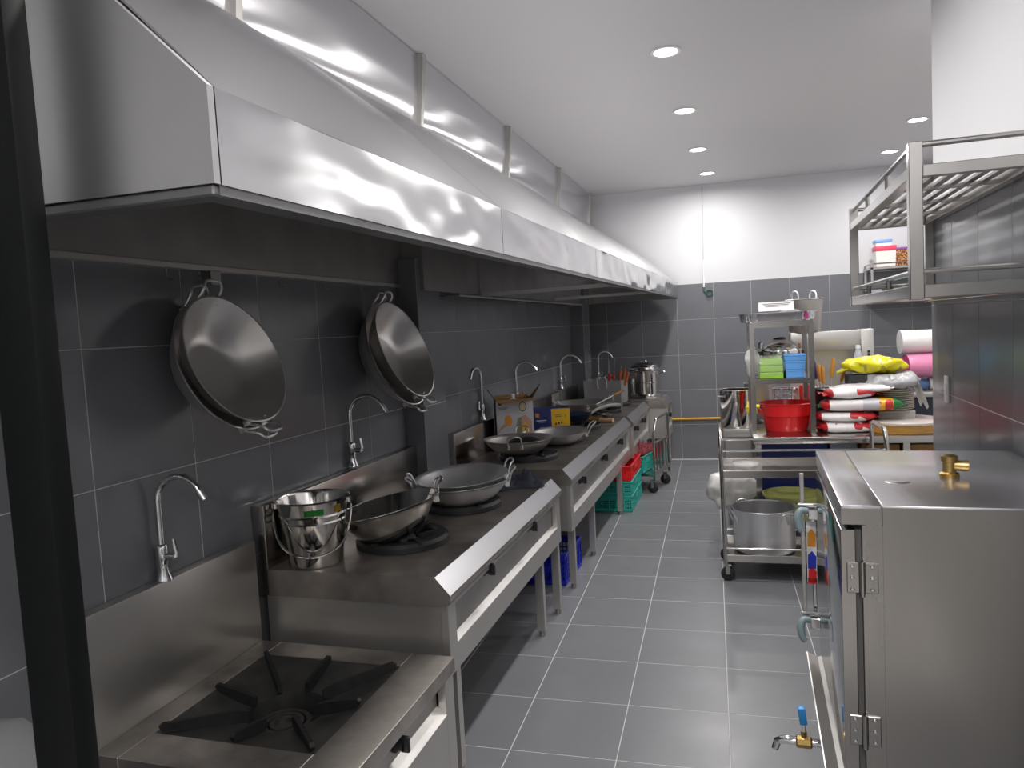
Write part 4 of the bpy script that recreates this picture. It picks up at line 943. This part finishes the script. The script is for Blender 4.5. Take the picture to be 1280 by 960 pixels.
# table top goods
rb = thing('red_basin', 'round red plastic basin at the foot of the shelf rack', 'basin', 'W', (.475, 5.50, WZ))
MB().lathe([(0, 0), (.135, 0), (.14, .006), (.158, .105), (.168, .108), (.176, .185), (.184, .19), (.176, .194), (.164, .115), (.15, .10), (.13, .01), (0, .008)], 48).build('basin_body', RED, rb)
for a in (0, PI): MB().box((.168 * math.cos(a) - .018, -.05, .12), (.168 * math.cos(a) + .018, .05, .155), .006, 2).build('lug_handle', RED, rb)
rb.rotation_euler.z += .1
yb = thing('yellow_tray', 'yellow plastic tray rim behind the red basin', 'tray', 'W', (.33, 5.905, .86))
MB().box((-.15, -.02, 0), (.1, .1, .05), .008, 2).build('tray_body', mat('yellow_plastic', (.72, .55, .02), .4), yb); MB().box((-.155, -.025, .045), (.105, .105, .055), .004).build('rim', mat('yellow_plastic', (.72, .55, .02), .4), yb)
FLOUR = bands('flour_bag_print', [(0, 'a8141c'), (.10, 'dcd8d8'), (.34, 'dedada'), (.40, 'd8d4d4'), (.93, 'b01820')], 'X', .45, 'b2202a', 9., .60)
FLOURM = bands('noodle_bag_print', [(0, 'a8141c'), (.10, 'dcd8d8'), (.5, 'b9b8be'), (.70, 'dfa70c'), (.86, '0f6a30')], 'X', .35, 'b42530', 9., .66)
def bag(label, loc, size, m, seed, rotz=0, crump=.014, e=.5, cat='flour bag', nm='flour_bag', seal=None):
    t = thing(nm, label, cat, 'W', loc, rotz)
    MB().pillow(size, e=e, crump=crump, seed=seed, freq=9, nu=36, nv=18).build('bag_body', m, t, smooth=60)
    sx, sy_, sz = size
    for s in (-1, 1):
        b = MB(); b.grid(lambda a, c: (s * (sx * .47 + .035 * a), (c - .5) * sy_ * (.6 + .2 * a), sz * .45 + .010 * math.sin(c * 9 + seed) * a), 3, 10, (0, 0, .002)); b.build('sealed_end', seal or mat('red_seal', (.45, .02, .03), .4), t, smooth=60)
    return t
WSEAL = mat('white_seal', (.7, .69, .69), .4)
bag('lowest white and red flour bag lying on the worktable', (.845, 5.38, WZ + .001), (.36, .26, .07), FLOUR, 1, .06)
bag('second white and red flour bag from the bottom of the pile', (.835, 5.39, WZ + .071), (.36, .26, .065), FLOUR, 2, -.05)
bag('long red, silver, yellow and green food bag on the flour pile', (.935, 5.39, WZ + .137), (.50, .24, .085), FLOURM, 3, .0, seal=mat('green_seal', (.01, .16, .05), .3))
bag('white flour bag with red end on top of the pile', (.865, 5.41, WZ + .222), (.30, .24, .07), FLOUR, 4, .1)
bag('plain white sealed bag topmost on the flour pile', (.945, 5.42, WZ + .262), (.34, .22, .045), mat('white_bag_film', (.75, .73, .74), .3), 7, -.12, cat='bag', nm='food_bag', seal=WSEAL)
# plates in a plastic bag
for k in range(11):
    p = tag(MB().lathe([(0, 0), (.07, 0), (.12, .012), (.122, .015), (.07, .006), (0, .005)], 36).build('plate', mat('cream_plate', (.66, .62, .55), .3), None, 'W', (1.165, 5.50, WZ + .125 + .0125 * k)), 'cream plate in the wrapped stack behind the flour bags', 'plate', 'plates in the wrapped stack')
kb = thing('support_box', 'grey plastic covered box under the wrapped plates', 'box', 'W', (1.165, 5.52, WZ))
MB().box((-.11, -.10, 0), (.11, .10, .125), .006, 2).build('box_body', mat('grey_film_box', (.42, .40, .38), .4), kb); MB().box((-.112, -.102, .1), (.112, .102, .125), .006, 2).build('box_lid', mat('grey_film_box', (.42, .40, .38), .4), kb)
gb2 = thing('plastic_bag', 'crumpled translucent grey bag lying on the stack of plates', 'bag', 'W', (1.16, 5.50, WZ + .258))
MB().pillow((.32, .24, .11), e=.75, crump=.045, seed=21, freq=11, nu=40, nv=20).build('bag_body', mat('grey_translucent', (.42, .42, .43), .25, 0, alpha=.86, bump=.4, bscale=25), gb2, smooth=60)
b = MB(); b.grid(lambda a, c: (.13 + .06 * a, (c - .5) * .2, .05 - .16 * a + .02 * math.sin(c * 8 + a * 3)), 6, 12, (0, 0, .001)); b.build('loose_tail', CLOUDY, gb2, smooth=60)
bx2 = thing('black_box', 'black and grey flat box under the yellow bag', 'box', 'W', (1.02, 5.56, WZ + .30))
MB().box((-.14, -.08, 0), (-.02, .08, .065), .002).build('black_half', INK, bx2); MB().box((-.02, -.08, 0), (.14, .08, .065), .002).build('grey_half', mat('grey_half', (.42, .42, .44), .4), bx2)
yg = thing('plastic_bag', 'bright yellow plastic bag on top of the goods pile', 'bag', 'W', (1.06, 5.56, WZ + .367))
MB().pillow((.37, .24, .115), e=.85, crump=.04, seed=31, freq=10, nu=40, nv=20).build('bag_body', bands('yellow_film', [(0, 'cfc40a'), (.6, 'd6c90c')], 'X', .3, '9a9208', 20, .62), yg, smooth=60)
b = MB(); b.grid(lambda a, c: (-.17 - .07 * a, (c - .5) * .12 * (1 - .4 * a), .045 - .035 * a + .012 * math.sin(c * 9)), 5, 10, (0, 0, .001)); b.build('tied_corner', mat('yellow_film_plain', (.62, .56, .01), .3), yg, smooth=60)
for (x, y, z) in ((1.02, 5.64, .30),): tag(MB().box((-.14, -.10, -.30), (.10, .06, -.002), .004, 2).build('carton', mat('dim_carton', (.28, .26, .25), .6), None, 'W', (x, y, WZ + z)), 'plain grey carton hidden behind the flour bags, carrying the black box', 'carton')
wd = thing('cutting_board', 'thick round wooden cutting board wrapped in film at the right end of the table', 'cutting board', 'W', (1.19, 5.40, WZ))
WOODB = mat('golden_board_wood', (.42, .21, .03), .4, 0, var=.3, vscale=6, stretch=(2, 2, 14), coat=.6)
MB().lathe([(0, 0), (.235, 0), (.24, .006), (.24, .066), (.236, .07), (0, .07)], 64).build('board', WOODB, wd)
MB().lathe([(0, .074), (.234, .074), (.242, .070), (.243, .058)], 64).build('film_cover', mat('board_film', (.75, .74, .73), .15, 0, alpha=.55, bump=.5, bscale=14), wd)
wd.location.y = 5.40; wd.location.x = 1.20
# knives in a black cup
kc = thing('utensil_cup', 'black perforated cup holding knives beside the rack', 'cup', 'W', (.745, 5.62, WZ))
MB().lathe([(0, 0), (.06, 0), (.068, .27), (.065, .27), (.057, .006), (0, .006)], 28).build('cup_body', BLACK, kc); MB().lathe([(.064, .265), (.071, .267), (.069, .276), (.064, .274)], 28, close=True).build('rim', DULL, kc)
for k, (dx, dy, hh, c, lb) in enumerate([(-.055, .0, .44, mat('violet_grip', (.03, .012, .07), .4), 'knife with dark violet handle, leftmost in the black cup'), (-.025, .02, .41, 0, 'knife with orange handle, second from left in the black cup'), (-.01, -.01, .395, 0, 'shorter knife with orange handle, middle of the black cup'), (.05, .0, .45, 0, 'tall knife with orange handle, fourth in the black cup'), (.12, .02, .40, 0, 'knife with orange handle leaning far right in the black cup')]):
    s = thing('knife', lb, 'knife', 'W', (.745 + dx * .25, 5.62 + dy, WZ + .03)); e = Vector((dx, dy, hh))
    MB().tube([e * .0, e * .72], .006, 6).build('blade', STEEL, s); MB().tube([e * .70, e * .76, e * .96, e], [.010, .012, .013, .009], 8).build('grip', c or mat('orange_grip', (.62, .27, .03), .45), s)
rc = thing('red_mug', 'red plastic mug on the range behind the red basin', 'mug', 'W', (.66, 6.00, .752))
MB().lathe([(0, 0), (.04, 0), (.045, .30), (.042, .30), (.037, .006), (0, .006)], 24).build('mug_body', RED, rc); MB().tube([(.042, 0, .24), (.075, 0, .22), (.075, 0, .12), (.042, 0, .1)], .006, 8).build('handle', RED, rc)
wbk = thing('wire_basket', 'small chrome wire basket behind the red basin', 'basket', 'W', (.51, 5.98, .752))
m = MB()
for z in (.16, .2, .24, .28): m.tube([(.09 * math.cos(t), .07 * math.sin(t), z) for t in [2 * PI * k / 20 for k in range(20)]], .003, 6, closed=True)
for k in range(12): t = 2 * PI * k / 12; m.tube([(.07 * math.cos(t), .055 * math.sin(t), 0), (.09 * math.cos(t), .07 * math.sin(t), .28)], .002, 5)
m.tube([(.07 * math.cos(t), .055 * math.sin(t), .003) for t in [2 * PI * k / 20 for k in range(20)]], .003, 6, closed=True); m.build('wire_frame', CHROME, wbk)
m = MB(); m.tube([(.088 * math.cos(t), .068 * math.sin(t), .285) for t in [2 * PI * k / 20 for k in range(20)]], .005, 6, closed=True); m.build('rim', CHROME, wbk)

# ================================================================== range with high back guard behind the table
br = thing('stove_with_guard', 'stainless range with tall back guard standing behind the worktable', 'cooking range', 'W', (0, 0, 0))
BX0, BX1, BY0, BY1 = .05, 1.24, 5.84, 6.52
MB().box((BX0, BY0, .69), (BX1, BY1, .75), .003, 2).build('worktop', STEEL, br)
MB().box((BX0 + .01, BY0 + .02, .2), (BX1 - .01, BY1, .69), .002).build('body', DULL, br)
for x in (BX0 + .05, BX1 - .05):
    for y in (BY0 + .06, BY1 - .05): MB().tube([(x, y, 0), (x, y, .2)], .02, 10).build('leg', DULL, br)
MB().box((.60, 6.46, .75), (1.20, 6.50, 1.44), .002).build('back_guard', STEEL, br)
MB().box((.60, 6.36, 1.295), (1.145, 6.50, 1.445), .004, 2).build('guard_shelf', STEEL, br)
MB().box((1.115, 6.34, .75), (1.205, 6.50, 1.45), .004, 2).build('control_column', STEEL, br)
for k in range(4): MB().box((1.16, 6.325, 1.20 + .022 * k), (1.178, 6.341, 1.217 + .022 * k), .002).build('switch', BLACK, br)
MB().box((.62, 6.43, .98), (1.10, 6.462, 1.0), .002).build('ledge', STEEL, br)
for x in (.22, .62): MB().lathe([(.13, 0), (.13, .025), (.10, .03), (.06, .02), (.06, 0)], 30, close=True).build('grate_ring', IRON, br, loc=(x, 6.08, .75))
sp2 = thing('stock_pot', 'tall straight steel pot left of the rack by the yellow pipe', 'pot', 'W', (.135, 5.98, .752))
sp2.location.x = .152
MB().lathe([(0, 0), (.118, 0), (.12, .004), (.12, .285), (.124, .289), (.120, .292), (.116, .288), (.116, .006), (0, .006)], 40).build('pot_body', POLI, sp2)
for a in (.6, .6 + PI):
    hm = MB(); hm.M = Matrix.Rotation(a, 4, 'Z'); hm.tube([(.12, -.03, .24), (.145, -.028, .245), (.145, .028, .245), (.12, .03, .24)], .005, 8); hm.build('handle', CHROME, sp2)
sp3 = thing('stock_pot', 'dark steel pot half hidden behind the front rack post', 'pot', 'W', (.345, 6.22, .782))
MB().lathe([(0, 0), (.12, 0), (.12, .28), (.124, .284), (.116, .284), (.115, .006), (0, .006)], 40).build('pot_body', DULL, sp3)
hm = MB(); hm.tube([(.12, -.03, .24), (.145, -.028, .245), (.145, .028, .245), (.12, .03, .24)], .005, 8); hm.build('handle', CHROME, sp3)
gp_ = thing('stock_pot', 'grey aluminium pot with two upright ring handles on top of the back guard', 'pot', 'W', (.715, 6.43, 1.447))
MB().lathe([(0, 0), (.112, 0), (.12, .01), (.142, .255), (.149, .262), (.143, .266), (.137, .258), (.115, .01), (0, .008)], 44).build('pot_body', mat('grey_aluminium', (.40, .385, .37), .42, .9), gp_)
for s in (-1, 1):
    hm = MB(); hm.tube([(s * .122, -.03 * 0 - .028, .245), (s * .128, -.028, .30), (s * .128, -.012, .325), (s * .128, .012, .325), (s * .128, .028, .30), (s * .122, .028, .245)], .007, 8); hm.M = Matrix.Identity(4)
    o = hm.build('handle', ALUM, gp_); o.rotation_euler = (0, 0, .75 * s * 0 + .9)
btl = thing('plastic_bottle', 'clear plastic bottle standing on the ledge by the back guard column', 'bottle', 'W', (1.085, 6.30, .752))
MB().lathe([(0, 0), (.04, 0), (.042, .005), (.042, .45), (.022, .53), (.016, .55), (.016, .57), (0, .57)], 24).build('bottle_body', mat('bottle_clear', (.62, .65, .70), .12, 0, alpha=.6), btl); MB().lathe([(.018, .55), (.018, .575), (0, .577)], 16).build('cap', WHITE, btl)
MB().lathe([(.0428, .28), (.0428, .38)], 24).build('bottle_label', mat('grey_blue_label', (.40, .44, .52), .5), btl)

# ================================================================== side counter with rolls on the far right
cn = thing('side_counter', 'low counter with dark front on the far right behind the wall corner', 'counter', 'W', (0, 0, 0))
MB().box((1.50, 6.6, .875), (2.3, 7.25, .915), .003, 2).build('countertop', STEEL, cn)
MB().box((1.53, 6.63, .08), (2.28, 7.22, .875), .002).build('cabinet_body', mat('dark_navy_panel', (.012, .016, .03), .4), cn); MB().box((1.56, 6.68, 0), (2.25, 7.2, .08)).build('plinth', BLACK, cn)
def roll(label, x, y, z, L, r, m, em, seed, squash=1.):
    t = thing('wrapped_roll', label, 'roll', 'W', (x, y, z))
    def fn(a, b):
        th = 2 * PI * b; rr = r * (1 + .05 * noise.noise((a * 5 + seed, math.cos(th) * 1.5, math.sin(th) * 1.5)))
        return (L * a, rr * 1.15 * math.cos(th), max(.0, r * squash + rr * squash * math.sin(th)))
    MB().grid(fn, 12, 32, None).build('roll_body', m, t, smooth=70)
    for xx in (0, L):
        b = MB(); c = b.v((xx + (-.012 if xx == 0 else .012), 0, r * squash)); R2 = [b.v(fn(xx / L, k / 32)) for k in range(32)]
        for k in range(32): b.face([c, R2[k], R2[(k + 1) % 32]])
        b.build('roll_end', em, t, smooth=70)
    return t
roll('white plastic wrapped roll topmost of the pile on the side counter', 1.50, 6.85, 1.217, .70, .100, mat('white_wrap', (.72, .71, .69), .35, bump=.3, bscale=15), mat('white_wrap_end', (.55, .54, .53), .4), 1, .98)
roll('pink wrapped roll in the middle of the pile on the side counter', 1.53, 6.80, 1.022, .70, .135, mat('pink_wrap', (.66, .22, .38), .3, bump=.3, bscale=12), mat('deep_pink_end', (.42, .02, .14), .35), 2, .72)
roll('small grey wrapped roll at the bottom of the pile on the side counter', 1.70, 6.80, .916, .5, .062, mat('grey_wrap', (.5, .49, .48), .4, bump=.3, bscale=15), mat('grey_wrap_end', (.42, .41, .4), .4), 3, .82)
tag(MB().pillow((.20, .2, .095), e=.5, crump=.01, seed=8).build('blue_pouch', mat('dim_blue_pouch', (.06, .11, .24), .35), None, 'W', (1.60, 6.80, .916), smooth=60), 'dark blue pouch under the left end of the pink roll', 'pouch')
